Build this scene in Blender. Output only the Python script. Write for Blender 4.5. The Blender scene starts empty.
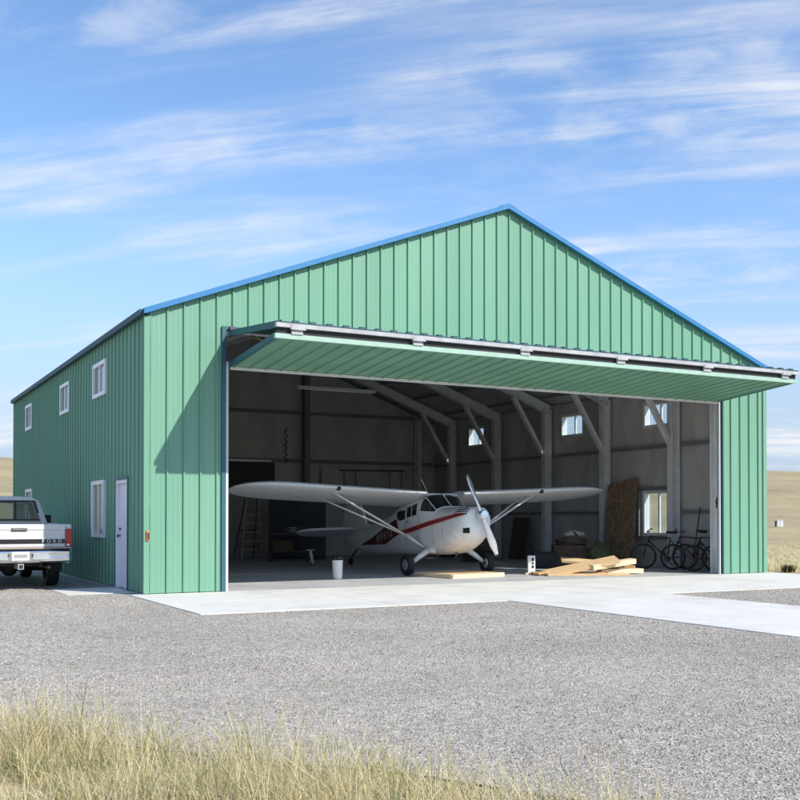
import bpy, bmesh, math, random
import numpy as np
from mathutils import Vector, Matrix
random.seed(7); RNG = np.random.default_rng(11)
scene = bpy.context.scene
COL = scene.collection
PI = math.pi

# ---------------------------------------------------------------- materials
def new_mat(name):
    m = bpy.data.materials.new(name); m.use_nodes = True
    nt = m.node_tree; b = nt.nodes['Principled BSDF']
    return m, nt, b
def nd(nt, kind, **kw):
    n = nt.nodes.new(kind)
    for k, v in kw.items(): setattr(n, k, v)
    return n
def mat(name, col, rough=.6, metal=0.0, var=.12, scale=6.0, stretch=(1, 1, 1), bump=0.0, bscale=40, spec=.5, coat=0.0, dirt=None, dirt_amt=.0, dirt_scale=2.0):
    m, nt, b = new_mat(name)
    tc = nd(nt, 'ShaderNodeTexCoord'); mp = nd(nt, 'ShaderNodeMapping'); mp.inputs['Scale'].default_value = stretch
    nt.links.new(tc.outputs['Object'], mp.inputs[0])
    n = nd(nt, 'ShaderNodeTexNoise'); n.inputs['Scale'].default_value = scale; n.inputs['Detail'].default_value = 6; n.inputs['Roughness'].default_value = .6
    nt.links.new(mp.outputs[0], n.inputs['Vector'])
    mr = nd(nt, 'ShaderNodeMapRange'); mr.inputs['From Min'].default_value = .3; mr.inputs['From Max'].default_value = .7
    mr.inputs['To Min'].default_value = 1 - var; mr.inputs['To Max'].default_value = 1 + var
    nt.links.new(n.outputs['Fac'], mr.inputs['Value'])
    mx = nd(nt, 'ShaderNodeVectorMath', operation='SCALE'); mx.inputs[0].default_value = col[:3]
    nt.links.new(mr.outputs[0], mx.inputs['Scale'])
    out = mx.outputs[0]
    if dirt:
        n2 = nd(nt, 'ShaderNodeTexNoise'); n2.inputs['Scale'].default_value = dirt_scale; n2.inputs['Detail'].default_value = 8; n2.inputs['Roughness'].default_value = .7
        nt.links.new(mp.outputs[0], n2.inputs['Vector'])
        r2 = nd(nt, 'ShaderNodeMapRange'); r2.inputs['From Min'].default_value = .5; r2.inputs['From Max'].default_value = .72; r2.inputs['To Max'].default_value = dirt_amt
        nt.links.new(n2.outputs['Fac'], r2.inputs['Value'])
        mm = nd(nt, 'ShaderNodeMix', data_type='RGBA'); nt.links.new(r2.outputs[0], mm.inputs['Factor'])
        nt.links.new(out, mm.inputs['A']); mm.inputs['B'].default_value = (*dirt, 1); out = mm.outputs['Result']
    nt.links.new(out, b.inputs['Base Color'])
    rr = nd(nt, 'ShaderNodeMapRange'); rr.inputs['To Min'].default_value = max(.02, rough - .08); rr.inputs['To Max'].default_value = min(1, rough + .08)
    nt.links.new(n.outputs['Fac'], rr.inputs['Value']); nt.links.new(rr.outputs[0], b.inputs['Roughness'])
    b.inputs['Metallic'].default_value = metal; b.inputs['Specular IOR Level'].default_value = spec; b.inputs['Coat Weight'].default_value = coat
    if bump:
        n3 = nd(nt, 'ShaderNodeTexNoise'); n3.inputs['Scale'].default_value = bscale; n3.inputs['Detail'].default_value = 4
        nt.links.new(mp.outputs[0], n3.inputs['Vector'])
        bp = nd(nt, 'ShaderNodeBump'); bp.inputs['Strength'].default_value = bump; bp.inputs['Distance'].default_value = .02
        nt.links.new(n3.outputs['Fac'], bp.inputs['Height']); nt.links.new(bp.outputs[0], b.inputs['Normal'])
    return m

M = {}
M['green'] = mat('green_sheet', (.165, .352, .25), .42, var=.07, scale=1.2, stretch=(1, 1, .15), spec=.35, dirt=(.24, .34, .26), dirt_amt=.25, dirt_scale=1.5)
def panel_tone(m, width=.9144, lo=.955, hi=1.035):
    nt = m.node_tree; b = nt.nodes['Principled BSDF']; src = b.inputs['Base Color'].links[0].from_socket
    tc = nd(nt, 'ShaderNodeTexCoord'); sp = nd(nt, 'ShaderNodeSeparateXYZ'); nt.links.new(tc.outputs['Object'], sp.inputs[0]); fl = []
    for ax in ('X', 'Y'):
        d = nd(nt, 'ShaderNodeMath', operation='DIVIDE'); d.inputs[1].default_value = width; nt.links.new(sp.outputs[ax], d.inputs[0])
        f = nd(nt, 'ShaderNodeMath', operation='FLOOR'); nt.links.new(d.outputs[0], f.inputs[0]); fl.append(f.outputs[0])
    a = nd(nt, 'ShaderNodeMath', operation='MULTIPLY_ADD'); a.inputs[1].default_value = 7.31; nt.links.new(fl[0], a.inputs[0]); nt.links.new(fl[1], a.inputs[2])
    wn = nd(nt, 'ShaderNodeTexWhiteNoise', noise_dimensions='1D'); nt.links.new(a.outputs[0], wn.inputs['W'])
    mr = nd(nt, 'ShaderNodeMapRange'); mr.inputs['To Min'].default_value = lo; mr.inputs['To Max'].default_value = hi; nt.links.new(wn.outputs['Value'], mr.inputs['Value'])
    v = nd(nt, 'ShaderNodeVectorMath', operation='SCALE'); nt.links.new(src, v.inputs[0]); nt.links.new(mr.outputs[0], v.inputs['Scale']); nt.links.new(v.outputs[0], b.inputs['Base Color'])
panel_tone(M['green'])
M['rail_grey'] = mat('rail_grey', (.40, .41, .43), .5, var=.2, scale=4)
M['rail_green'] = mat('rail_green', (.33, .50, .42), .45, var=.08)
M['blue'] = mat('blue_trim', (.03, .185, .42), .38, var=.05)
M['slate_blue'] = mat('slate_blue_trim', (.03, .11, .15), .5, var=.06)
M['dark_teal'] = mat('dark_teal_trim', (.02, .075, .105), .6, var=.06)
M['pale_trim'] = mat('pale_green_trim', (.50, .66, .60), .4, var=.05)
M['galv'] = mat('galvanised', (.55, .57, .58), .38, .55, var=.12, scale=9)
M['white_steel'] = mat('white_steel', (.58, .60, .61), .4, var=.05)
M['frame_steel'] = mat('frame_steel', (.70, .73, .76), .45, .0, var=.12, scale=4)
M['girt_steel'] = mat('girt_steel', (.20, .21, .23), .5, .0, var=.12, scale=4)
M['liner'] = mat('liner_foil', (.53, .525, .52), .42, .0, var=.16, scale=1.4, stretch=(1, 1, .4), bump=.3, bscale=3)
M['liner_dark'] = mat('roof_liner', (.42, .43, .44), .5, .0, var=.2, scale=1.0)
M['vinyl'] = mat('white_vinyl', (.80, .82, .83), .35, var=.03)
M['door_paint'] = mat('door_paint', (.74, .76, .84), .4, var=.03)
M['black'] = mat('black_rubber', (.018, .018, .02), .65, var=.2)
M['black_gloss'] = mat('black_paint', (.02, .021, .024), .28, var=.2)
M['cavity_shade'] = mat('cavity_shade', (.012, .012, .013), .9, var=.2)  # near-black colour paints in the shade of the grille and intake hollows
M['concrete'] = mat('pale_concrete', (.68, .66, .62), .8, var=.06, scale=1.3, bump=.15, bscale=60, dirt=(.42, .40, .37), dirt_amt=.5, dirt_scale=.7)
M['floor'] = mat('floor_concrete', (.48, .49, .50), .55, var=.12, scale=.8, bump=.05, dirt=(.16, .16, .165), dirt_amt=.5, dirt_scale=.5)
M['plane_white'] = mat('aircraft_paint', (.80, .82, .83), .33, var=.05, scale=5, spec=.5, dirt=(.42, .42, .40), dirt_amt=.35, dirt_scale=7)
M['plane_silver'] = mat('wing_paint', (.72, .75, .77), .30, .0, var=.04, scale=3)
M['red'] = mat('maroon_stripe', (.24, .02, .022), .35, var=.1)
M['dark_red'] = mat('dark_red_paint', (.10, .012, .014), .4, var=.15)
M['red_edge'] = mat('pink_pinstripe', (.62, .18, .15), .4, var=.1)
M['letter_grey'] = mat('letter_grey', (.55, .50, .49), .5)
M['alu'] = mat('polished_aluminium', (.75, .76, .78), .24, .85, var=.06, scale=20)
M['wood'] = mat('fresh_lumber', (.62, .44, .25), .7, var=.22, scale=3, stretch=(1.2, 14, 14), bump=.2, bscale=8)
M['wood_pale'] = mat('pale_lumber', (.70, .57, .40), .7, var=.14, scale=4, stretch=(1.2, 12, 12))
M['wood_warm'] = mat('warm_lumber', (.55, .34, .16), .7, var=.2, scale=4, stretch=(1.2, 12, 12))
M['ladder_wood'] = mat('ladder_rails', (.58, .46, .36), .6, var=.15)
M['navy'] = mat('navy_enamel', (.012, .017, .032), .45, var=.15)
M['brown'] = mat('brown_canvas', (.12, .085, .06), .9, var=.3, scale=8, bump=.4, bscale=25)
M['olive'] = mat('olive_canvas', (.10, .115, .05), .9, var=.55, scale=9, bump=.4, bscale=25)
M['white_plastic'] = mat('white_plastic', (.82, .82, .82), .4, var=.03)
M['truck_white'] = mat('truck_white', (.68, .685, .69), .28, var=.04, spec=.5, coat=.4, dirt=(.42, .39, .35), dirt_amt=.3, dirt_scale=2.5)
M['truck_silver'] = mat('truck_silver', (.42, .41, .40), .3, .2, var=.03, coat=.5)
M['truck_tan'] = mat('truck_tan', (.50, .42, .36), .3, .1, var=.03, coat=.5)
M['chrome'] = mat('chrome', (.80, .81, .83), .14, 1.0, var=.05)
M['tail_red'] = mat('tail_lamp_red', (.38, .012, .02), .18, var=.1, coat=.6)
M['plate'] = mat('plate_white', (.74, .76, .78), .4, var=.08, scale=25)
M['orange'] = mat('orange_plastic', (.85, .20, .05), .45, var=.05)
M['steel_dark'] = mat('dark_steel', (.10, .10, .11), .4, .6, var=.15)
M['yellow'] = mat('yellow_paint', (.45, .42, .06), .5, var=.1)
M['bark'] = mat('twig', (.10, .08, .05), .9, var=.3)
M['sage'] = mat('sage_leaf', (.13, .14, .08), .9, var=.3)

def glass_mat(name, col=(.85, .9, .92), rough=.02, alpha_mix=.75):
    m, nt, b = new_mat(name)
    g = nd(nt, 'ShaderNodeBsdfGlossy'); g.inputs['Roughness'].default_value = rough
    t = nd(nt, 'ShaderNodeBsdfTransparent'); t.inputs['Color'].default_value = (*col, 1)
    fr = nd(nt, 'ShaderNodeLayerWeight'); fr.inputs['Blend'].default_value = .5
    pw = nd(nt, 'ShaderNodeMath', operation='POWER'); pw.inputs[1].default_value = 5; nt.links.new(fr.outputs['Facing'], pw.inputs[0])
    mr = nd(nt, 'ShaderNodeMapRange'); mr.inputs['To Min'].default_value = .05; mr.inputs['To Max'].default_value = .75
    nt.links.new(pw.outputs[0], mr.inputs['Value'])
    mx = nd(nt, 'ShaderNodeMixShader'); nt.links.new(mr.outputs[0], mx.inputs[0]); nt.links.new(t.outputs[0], mx.inputs[1]); nt.links.new(g.outputs[0], mx.inputs[2])
    nt.links.new(mx.outputs[0], nt.nodes['Material Output'].inputs['Surface'])
    return m
M['glass'] = glass_mat('window_glass')
M['truck_glass'] = glass_mat('truck_glass', (.7, .76, .78))
M['dark_glass'] = mat('dark_glazing', (.012, .014, .017), .08, var=.1, spec=.5)

# OSB: flaky pattern
def osb():
    m, nt, b = new_mat('strand_board')
    tc = nd(nt, 'ShaderNodeTexCoord'); mp = nd(nt, 'ShaderNodeMapping'); mp.inputs['Scale'].default_value = (1, 1, .45)
    v = nd(nt, 'ShaderNodeTexVoronoi'); v.inputs['Scale'].default_value = 22; v.inputs['Randomness'].default_value = 1
    nt.links.new(tc.outputs['Object'], mp.inputs[0]); nt.links.new(mp.outputs[0], v.inputs['Vector'])
    cr = nd(nt, 'ShaderNodeValToRGB'); s = nd(nt, 'ShaderNodeSeparateColor'); nt.links.new(v.outputs['Color'], s.inputs[0]); nt.links.new(s.outputs[0], cr.inputs[0])
    cr.color_ramp.elements[0].color = (.17, .115, .07, 1); cr.color_ramp.elements[1].color = (.36, .255, .16, 1)
    nt.links.new(cr.outputs[0], b.inputs['Base Color']); b.inputs['Roughness'].default_value = .8
    return m
M['osb'] = osb()

# gravel
def gravel_mat():
    m, nt, b = new_mat('gravel')
    tc = nd(nt, 'ShaderNodeTexCoord')
    v = nd(nt, 'ShaderNodeTexVoronoi'); v.inputs['Scale'].default_value = 42
    v2 = nd(nt, 'ShaderNodeTexVoronoi'); v2.inputs['Scale'].default_value = 17
    n = nd(nt, 'ShaderNodeTexNoise'); n.inputs['Scale'].default_value = .35; n.inputs['Detail'].default_value = 7; n.inputs['Roughness'].default_value = .65
    for t in (v, v2, n): nt.links.new(tc.outputs['Object'], t.inputs['Vector'])
    s = nd(nt, 'ShaderNodeSeparateColor'); nt.links.new(v.outputs['Color'], s.inputs[0])
    s2 = nd(nt, 'ShaderNodeSeparateColor'); nt.links.new(v2.outputs['Color'], s2.inputs[0])
    cr = nd(nt, 'ShaderNodeValToRGB'); e = cr.color_ramp.elements
    e[0].position = 0; e[0].color = (.21, .20, .19, 1); e[1].position = 1; e[1].color = (.56, .53, .48, 1)
    for p, c in ((.25, (.33, .303, .265)), (.7, (.425, .39, .345)), (.9, (.49, .455, .405))):
        k = e.new(p); k.color = (*c, 1)
    nt.links.new(s.outputs[0], cr.inputs[0])
    mr = nd(nt, 'ShaderNodeMapRange'); mr.inputs['To Min'].default_value = .84; mr.inputs['To Max'].default_value = 1.16; nt.links.new(s2.outputs[1], mr.inputs['Value'])
    mr2 = nd(nt, 'ShaderNodeMapRange'); mr2.inputs['From Min'].default_value = .3; mr2.inputs['From Max'].default_value = .7; mr2.inputs['To Min'].default_value = .86; mr2.inputs['To Max'].default_value = 1.12; nt.links.new(n.outputs['Fac'], mr2.inputs['Value'])
    mu = nd(nt, 'ShaderNodeMath', operation='MULTIPLY'); nt.links.new(mr.outputs[0], mu.inputs[0]); nt.links.new(mr2.outputs[0], mu.inputs[1])
    sc = nd(nt, 'ShaderNodeVectorMath', operation='SCALE'); nt.links.new(cr.outputs[0], sc.inputs[0]); nt.links.new(mu.outputs[0], sc.inputs['Scale'])
    nt.links.new(sc.outputs[0], b.inputs['Base Color']); b.inputs['Roughness'].default_value = .9; b.inputs['Specular IOR Level'].default_value = .2
    bp = nd(nt, 'ShaderNodeBump', invert=True); bp.inputs['Strength'].default_value = .6; bp.inputs['Distance'].default_value = .012
    nt.links.new(v.outputs['Distance'], bp.inputs['Height']); nt.links.new(bp.outputs[0], b.inputs['Normal'])
    return m
M['gravel'] = gravel_mat()

def stone_mat():
    m, nt, b = new_mat('loose_stone')
    g = nd(nt, 'ShaderNodeNewGeometry'); tcs = nd(nt, 'ShaderNodeTexCoord'); ns = nd(nt, 'ShaderNodeTexNoise'); ns.inputs['Scale'].default_value = .35; ns.inputs['Detail'].default_value = 7; ns.inputs['Roughness'].default_value = .65; nt.links.new(tcs.outputs['Object'], ns.inputs['Vector'])
    cr = nd(nt, 'ShaderNodeValToRGB'); e = cr.color_ramp.elements
    e[0].color = (.19, .175, .16, 1); e[1].color = (.515, .475, .42, 1)
    k = e.new(.3); k.color = (.31, .285, .25, 1); k = e.new(.75); k.color = (.40, .365, .32, 1)
    nt.links.new(g.outputs['Random Per Island'], cr.inputs[0])
    mr = nd(nt, 'ShaderNodeMapRange'); mr.inputs['From Min'].default_value = .3; mr.inputs['From Max'].default_value = .7; mr.inputs['To Min'].default_value = .8; mr.inputs['To Max'].default_value = 1.15; nt.links.new(ns.outputs['Fac'], mr.inputs['Value'])
    sc = nd(nt, 'ShaderNodeVectorMath', operation='SCALE'); nt.links.new(cr.outputs[0], sc.inputs[0]); nt.links.new(mr.outputs[0], sc.inputs['Scale']); nt.links.new(sc.outputs[0], b.inputs['Base Color']); b.inputs['Roughness'].default_value = .9
    return m
M['stone'] = stone_mat()

def grass_mat(name, stops):
    m, nt, b = new_mat(name)
    at = nd(nt, 'ShaderNodeAttribute', attribute_name='tint'); cr = nd(nt, 'ShaderNodeValToRGB'); e = cr.color_ramp.elements
    e[0].position = 0; e[0].color = (*stops[0], 1); e[1].position = 1; e[1].color = (*stops[-1], 1)
    for i, c in enumerate(stops[1:-1]):
        k = e.new((i + 1) / (len(stops) - 1)); k.color = (*c, 1)
    nt.links.new(at.outputs['Fac'], cr.inputs[0]); nt.links.new(cr.outputs[0], b.inputs['Base Color'])
    b.inputs['Roughness'].default_value = .7; b.inputs['Specular IOR Level'].default_value = .25
    tl = nd(nt, 'ShaderNodeBsdfTranslucent'); nt.links.new(cr.outputs[0], tl.inputs['Color'])
    mx = nd(nt, 'ShaderNodeMixShader'); mx.inputs[0].default_value = .42
    nt.links.new(b.outputs[0], mx.inputs[1]); nt.links.new(tl.outputs[0], mx.inputs[2]); nt.links.new(mx.outputs[0], nt.nodes['Material Output'].inputs['Surface'])
    return m
M['grass'] = grass_mat('dry_grass', [(.16, .23, .08), (.38, .37, .17), (.66, .57, .32), (.80, .71, .45), (.90, .84, .62)])

def prairie_mat():
    m, nt, b = new_mat('prairie')
    tc = nd(nt, 'ShaderNodeTexCoord')
    def noise(s, d=8, r=.6, st=(1, 1, 1)):
        mp = nd(nt, 'ShaderNodeMapping'); mp.inputs['Scale'].default_value = st; mp.inputs['Rotation'].default_value = (0, 0, -.45)
        n = nd(nt, 'ShaderNodeTexNoise'); n.inputs['Scale'].default_value = s; n.inputs['Detail'].default_value = d; n.inputs['Roughness'].default_value = r
        nt.links.new(tc.outputs['Object'], mp.inputs[0]); nt.links.new(mp.outputs[0], n.inputs['Vector']); return n
    a = noise(.022, 9, .62); c = noise(.25, 8, .7); d = noise(2.5, 6, .7)
    cr = nd(nt, 'ShaderNodeValToRGB'); e = cr.color_ramp.elements
    e[0].position = .3; e[0].color = (.30, .255, .155, 1); e[1].position = .72; e[1].color = (.49, .40, .235, 1)
    k = e.new(.5); k.color = (.385, .32, .19, 1)
    nt.links.new(a.outputs['Fac'], cr.inputs[0])
    mr = nd(nt, 'ShaderNodeMapRange'); mr.inputs['From Min'].default_value = .3; mr.inputs['From Max'].default_value = .7; mr.inputs['To Min'].default_value = .88; mr.inputs['To Max'].default_value = 1.12
    nt.links.new(c.outputs['Fac'], mr.inputs['Value'])
    mr2 = nd(nt, 'ShaderNodeMapRange'); mr2.inputs['From Min'].default_value = .3; mr2.inputs['From Max'].default_value = .7; mr2.inputs['To Min'].default_value = .88; mr2.inputs['To Max'].default_value = 1.12
    nt.links.new(d.outputs['Fac'], mr2.inputs['Value'])
    mu = nd(nt, 'ShaderNodeMath', operation='MULTIPLY'); nt.links.new(mr.outputs[0], mu.inputs[0]); nt.links.new(mr2.outputs[0], mu.inputs[1])
    q = noise(.55, 3, .5); mr3 = nd(nt, 'ShaderNodeMapRange'); mr3.inputs['From Min'].default_value = .58; mr3.inputs['From Max'].default_value = .68; mr3.inputs['To Min'].default_value = 1; mr3.inputs['To Max'].default_value = .72; nt.links.new(q.outputs['Fac'], mr3.inputs['Value'])
    mu2 = nd(nt, 'ShaderNodeMath', operation='MULTIPLY'); nt.links.new(mu.outputs[0], mu2.inputs[0]); nt.links.new(mr3.outputs[0], mu2.inputs[1])
    sc = nd(nt, 'ShaderNodeVectorMath', operation='SCALE'); nt.links.new(cr.outputs[0], sc.inputs[0]); nt.links.new(mu2.outputs[0], sc.inputs['Scale'])
    nt.links.new(sc.outputs[0], b.inputs['Base Color']); b.inputs['Roughness'].default_value = .95; b.inputs['Specular IOR Level'].default_value = .1
    bp = nd(nt, 'ShaderNodeBump'); bp.inputs['Strength'].default_value = .25; bp.inputs['Distance'].default_value = .1
    nt.links.new(d.outputs['Fac'], bp.inputs['Height']); nt.links.new(bp.outputs[0], b.inputs['Normal'])
    return m
M['prairie'] = prairie_mat()
M['brush'] = grass_mat('dry_brush', [(.06, .055, .03), (.13, .12, .07), (.22, .20, .12)])

# ---------------------------------------------------------------- mesh building
class MB:
    def __init__(s): s.v = []; s.f = []; s.smooth = []
    def add(s, vs, fs, smooth=False):
        n = len(s.v); s.v += [tuple(v) for v in vs]; s.f += [tuple(i + n for i in f) for f in fs]; s.smooth += [smooth] * len(fs); return s
    def box(s, c, d, rot=None, taper=None):
        hx, hy, hz = d[0] / 2, d[1] / 2, d[2] / 2
        vs = [Vector((x * hx, y * hy, z * hz)) for z in (-1, 1) for y in (-1, 1) for x in (-1, 1)]
        if taper:
            for v in vs[4:]: v.x *= taper; v.y *= taper
        if rot is not None: vs = [rot @ v for v in vs]
        c = Vector(c)
        return s.add([v + c for v in vs], [(0, 2, 3, 1), (4, 5, 7, 6), (0, 1, 5, 4), (2, 6, 7, 3), (0, 4, 6, 2), (1, 3, 7, 5)])
    def bx(s, a, b): # corners
        return s.box([(a[i] + b[i]) / 2 for i in range(3)], [abs(b[i] - a[i]) for i in range(3)])
    def beam(s, p, q, w, h, up=(0, 0, 1)): # rectangular bar from p to q
        p, q = Vector(p), Vector(q); d = (q - p); L = d.length; x = d.normalized(); u = Vector(up)
        y = u.cross(x)
        if y.length < 1e-5: y = Vector((0, 1, 0)).cross(x)
        y.normalize(); z = x.cross(y)
        R = Matrix((x, y, z)).transposed()
        return s.box((p + q) / 2, (L, w, h), R)
    def tube(s, pts, r, n=10, caps=True, smooth=True):
        pts = [Vector(p) for p in pts]; rs = r if isinstance(r, (list, tuple)) else [r] * len(pts)
        vs = []; prev = None
        for i, p in enumerate(pts):
            t = (pts[min(i + 1, len(pts) - 1)] - pts[max(i - 1, 0)]).normalized()
            if prev is None:
                a = Vector((0, 0, 1)) if abs(t.z) < .9 else Vector((1, 0, 0))
                u = t.cross(a).normalized()
            else:
                u = (prev - t * prev.dot(t)).normalized()
            prev = u; w = t.cross(u)
            for k in range(n):
                an = 2 * PI * k / n; vs.append(p + (u * math.cos(an) + w * math.sin(an)) * rs[i])
        fs = [(i * n + k, i * n + (k + 1) % n, (i + 1) * n + (k + 1) % n, (i + 1) * n + k) for i in range(len(pts) - 1) for k in range(n)]
        s.add(vs, fs, smooth)
        if caps:
            s.add(vs[:n], [tuple(range(n - 1, -1, -1))]); s.add(vs[-n:], [tuple(range(n))])
        return s
    def lathe(s, prof, axis='z', c=(0, 0, 0), n=28, smooth=True, closed=False):
        vs = []; c = Vector(c)
        for (r, h) in prof:
            for k in range(n):
                a = 2 * PI * k / n; x, y = r * math.cos(a), r * math.sin(a)
                vs.append(c + (Vector((x, y, h)) if axis == 'z' else Vector((h, x, y)) if axis == 'x' else Vector((y, h, x))))
        m = len(prof); fs = []
        for i in range(m if closed else m - 1):
            j = (i + 1) % m
            for k in range(n): fs.append((i * n + k, i * n + (k + 1) % n, j * n + (k + 1) % n, j * n + k))
        s.add(vs, fs, smooth)
        return s
    def grid(s, rows, smooth=True, closed=False, flip=False):
        m = len(rows[0]); vs = [v for r in rows for v in r]; fs = []
        for i in range(len(rows) - 1):
            for k in range(m if closed else m - 1):
                q = (i * m + k, i * m + (k + 1) % m, (i + 1) * m + (k + 1) % m, (i + 1) * m + k)
                fs.append(q[::-1] if flip else q)
        return s.add(vs, fs, smooth)
    def prism(s, poly, vec, smooth=False): # polygon extruded by vec
        n = len(poly); vec = Vector(vec); a = [Vector(p) for p in poly]; b = [p + vec for p in a]
        s.add(a + b, [tuple(range(n - 1, -1, -1)), tuple(range(n, 2 * n))] + [(i, (i + 1) % n, n + (i + 1) % n, n + i) for i in range(n)])
        return s
    def build(s, name, m, parent=None, bevel=0, solid=0, fixn=True):
        me = bpy.data.meshes.new(name); me.from_pydata(s.v, [], s.f)
        me.polygons.foreach_set('use_smooth', s.smooth)
        if fixn:
            bm = bmesh.new(); bm.from_mesh(me); bmesh.ops.remove_doubles(bm, verts=bm.verts, dist=1e-5); bmesh.ops.recalc_face_normals(bm, faces=bm.faces); bm.to_mesh(me); bm.free()
        me.materials.append(M[m] if isinstance(m, str) else m)
        o = bpy.data.objects.new(name, me); COL.objects.link(o)
        if parent: o.parent = parent
        if solid: md = o.modifiers.new('s', 'SOLIDIFY'); md.thickness = solid; md.offset = 0
        if bevel:
            md = o.modifiers.new('b', 'BEVEL'); md.width = bevel; md.segments = 2; md.limit_method = 'ANGLE'; md.angle_limit = math.radians(40)
        return o

def tag(o, label=None, cat=None, group=None, kind=None):
    if label: o['label'] = label
    if cat:
        o['category'] = cat
        if not kind: o['kind'] = 'thing'
    if group: o['group'] = group
    if kind: o['kind'] = kind
    return o
def thing(name, label, cat, loc=(0, 0, 0), rz=0, group=None):
    o = bpy.data.objects.new(name, None); COL.objects.link(o); o.location = loc; o.rotation_euler = (0, 0, rz); o.empty_display_size = .2
    return tag(o, label, cat, group)
def part(o, label):
    o['label'] = label; return o
def copy_tree(o, parent=None):
    c = o.copy(); COL.objects.link(c); c.parent = parent
    for ch in list(o.children): copy_tree(ch, c)
    return c
def text_mesh(name, body, size, m, parent, mtx, depth=.006, spacing=1.0, sx=1.0):
    cu = bpy.data.curves.new(name, 'FONT'); cu.body = body; cu.size = size; cu.extrude = depth / 2; cu.align_x = 'CENTER'; cu.align_y = 'CENTER'; cu.space_character = spacing
    t = bpy.data.objects.new(name + '_t', cu); COL.objects.link(t)
    dg = bpy.context.evaluated_depsgraph_get(); me = bpy.data.meshes.new_from_object(t.evaluated_get(dg))
    bpy.data.objects.remove(t); bpy.data.curves.remove(cu)
    me.transform(mtx @ Matrix.Diagonal((sx, 1, 1, 1)))
    me.materials.clear(); me.materials.append(M[m]); me.name = name
    o = bpy.data.objects.new(name, me); COL.objects.link(o); o.parent = parent
    return o

# ================================================================ SETTING
W, D, H, R = 15.24, 16.0, 5.0, 2.9
GZ = -.013
def hill(x, y):
    x0, y0 = x + 4.65, y + 18.1
    r = np.hypot(x0, y0); az = np.arctan2(x0, y0)
    t = np.clip((r - 55) / 460, 0, 1); s = t * t * (3 - 2 * t)
    top = 20.5 + 6.6 * np.clip((.32 - az) / .18, 0, 1)   # the ridge stands higher to the west
    und = 1.2 * np.sin(az * 9 + 1.3) + .6 * np.sin(az * 23 + r * .004)
    far = np.clip((r - 520) / 2500, 0, 1)
    return GZ - .012 + s * (top + und) - far * 14 + .12 * np.clip((r - 40) / 60, 0, 1) * np.sin(x * .21) * np.cos(y * .17)
rows = []
rs = [0.0] + list(np.geomspace(2, 3200, 150)); NA = 240
for r in rs:
    rows.append([(-4.65 + r * math.sin(2 * PI * k / NA), -18.1 + r * math.cos(2 * PI * k / NA), 0) for k in range(NA)])
A = np.array(rows).reshape(-1, 3); A[:, 2] = hill(A[:, 0], A[:, 1])
mb = MB(); mb.v = [tuple(v) for v in A]
mb.f = [(i * NA + k, i * NA + (k + 1) % NA, (i + 1) * NA + (k + 1) % NA, (i + 1) * NA + k) for i in range(len(rs) - 1) for k in range(NA)]; mb.smooth = [True] * len(mb.f)
g = mb.build('ground', 'prairie'); tag(g, kind='structure')
# gravel yard with an irregular outline
mb = MB()
gp = [(-4.9, -11.6), (-3.75, -11.1), (-2.84, -12.35), (-2.0, -13.3), (-1.5, -14.2), (-.9, -15.6), (-.2, -17.4), (1.5, -21), (17, -21), (16.2, -9), (15.9, -4.3), (15.6, 0), (15.55, 3), (15.5, D + 2), (-12, D + 6), (-12, -9)]
mb.add([(x, y, GZ) for x, y in gp], [tuple(range(len(gp)))]); mb.v = [(x, y, GZ) for x, y in gp]
g = mb.build('gravel_yard', 'gravel'); tag(g, kind='structure')
# slab, apron, strip, stoop
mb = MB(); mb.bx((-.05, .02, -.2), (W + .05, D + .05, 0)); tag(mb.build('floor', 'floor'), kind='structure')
mb = MB(); xs_ = np.linspace(-.28, W + .25, 6); gp_ = .007
for a, b in zip(xs_[:-1], xs_[1:]):
    for c, d in ((-4.1, -2.05), (-2.05, .0195)): mb.bx((a + gp_, c + gp_ * (c > -3), -.2), (b - gp_, d - gp_ * (d < 0), 0.0))
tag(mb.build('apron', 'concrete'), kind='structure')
mb = MB()
for k in range(4): mb.bx((4.87, -4.11 - (k + 1) * 3.1 + .012, -.2), (8.2, -4.11 - k * 3.1, -.0015))
tag(mb.build('path', 'concrete'), kind='structure')
mb = MB(); mb.bx((-1.22, .62, -.2), (-.055, 2.2, -.005)); tag(mb.build('door_pad', 'concrete', bevel=.01), kind='structure')

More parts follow.
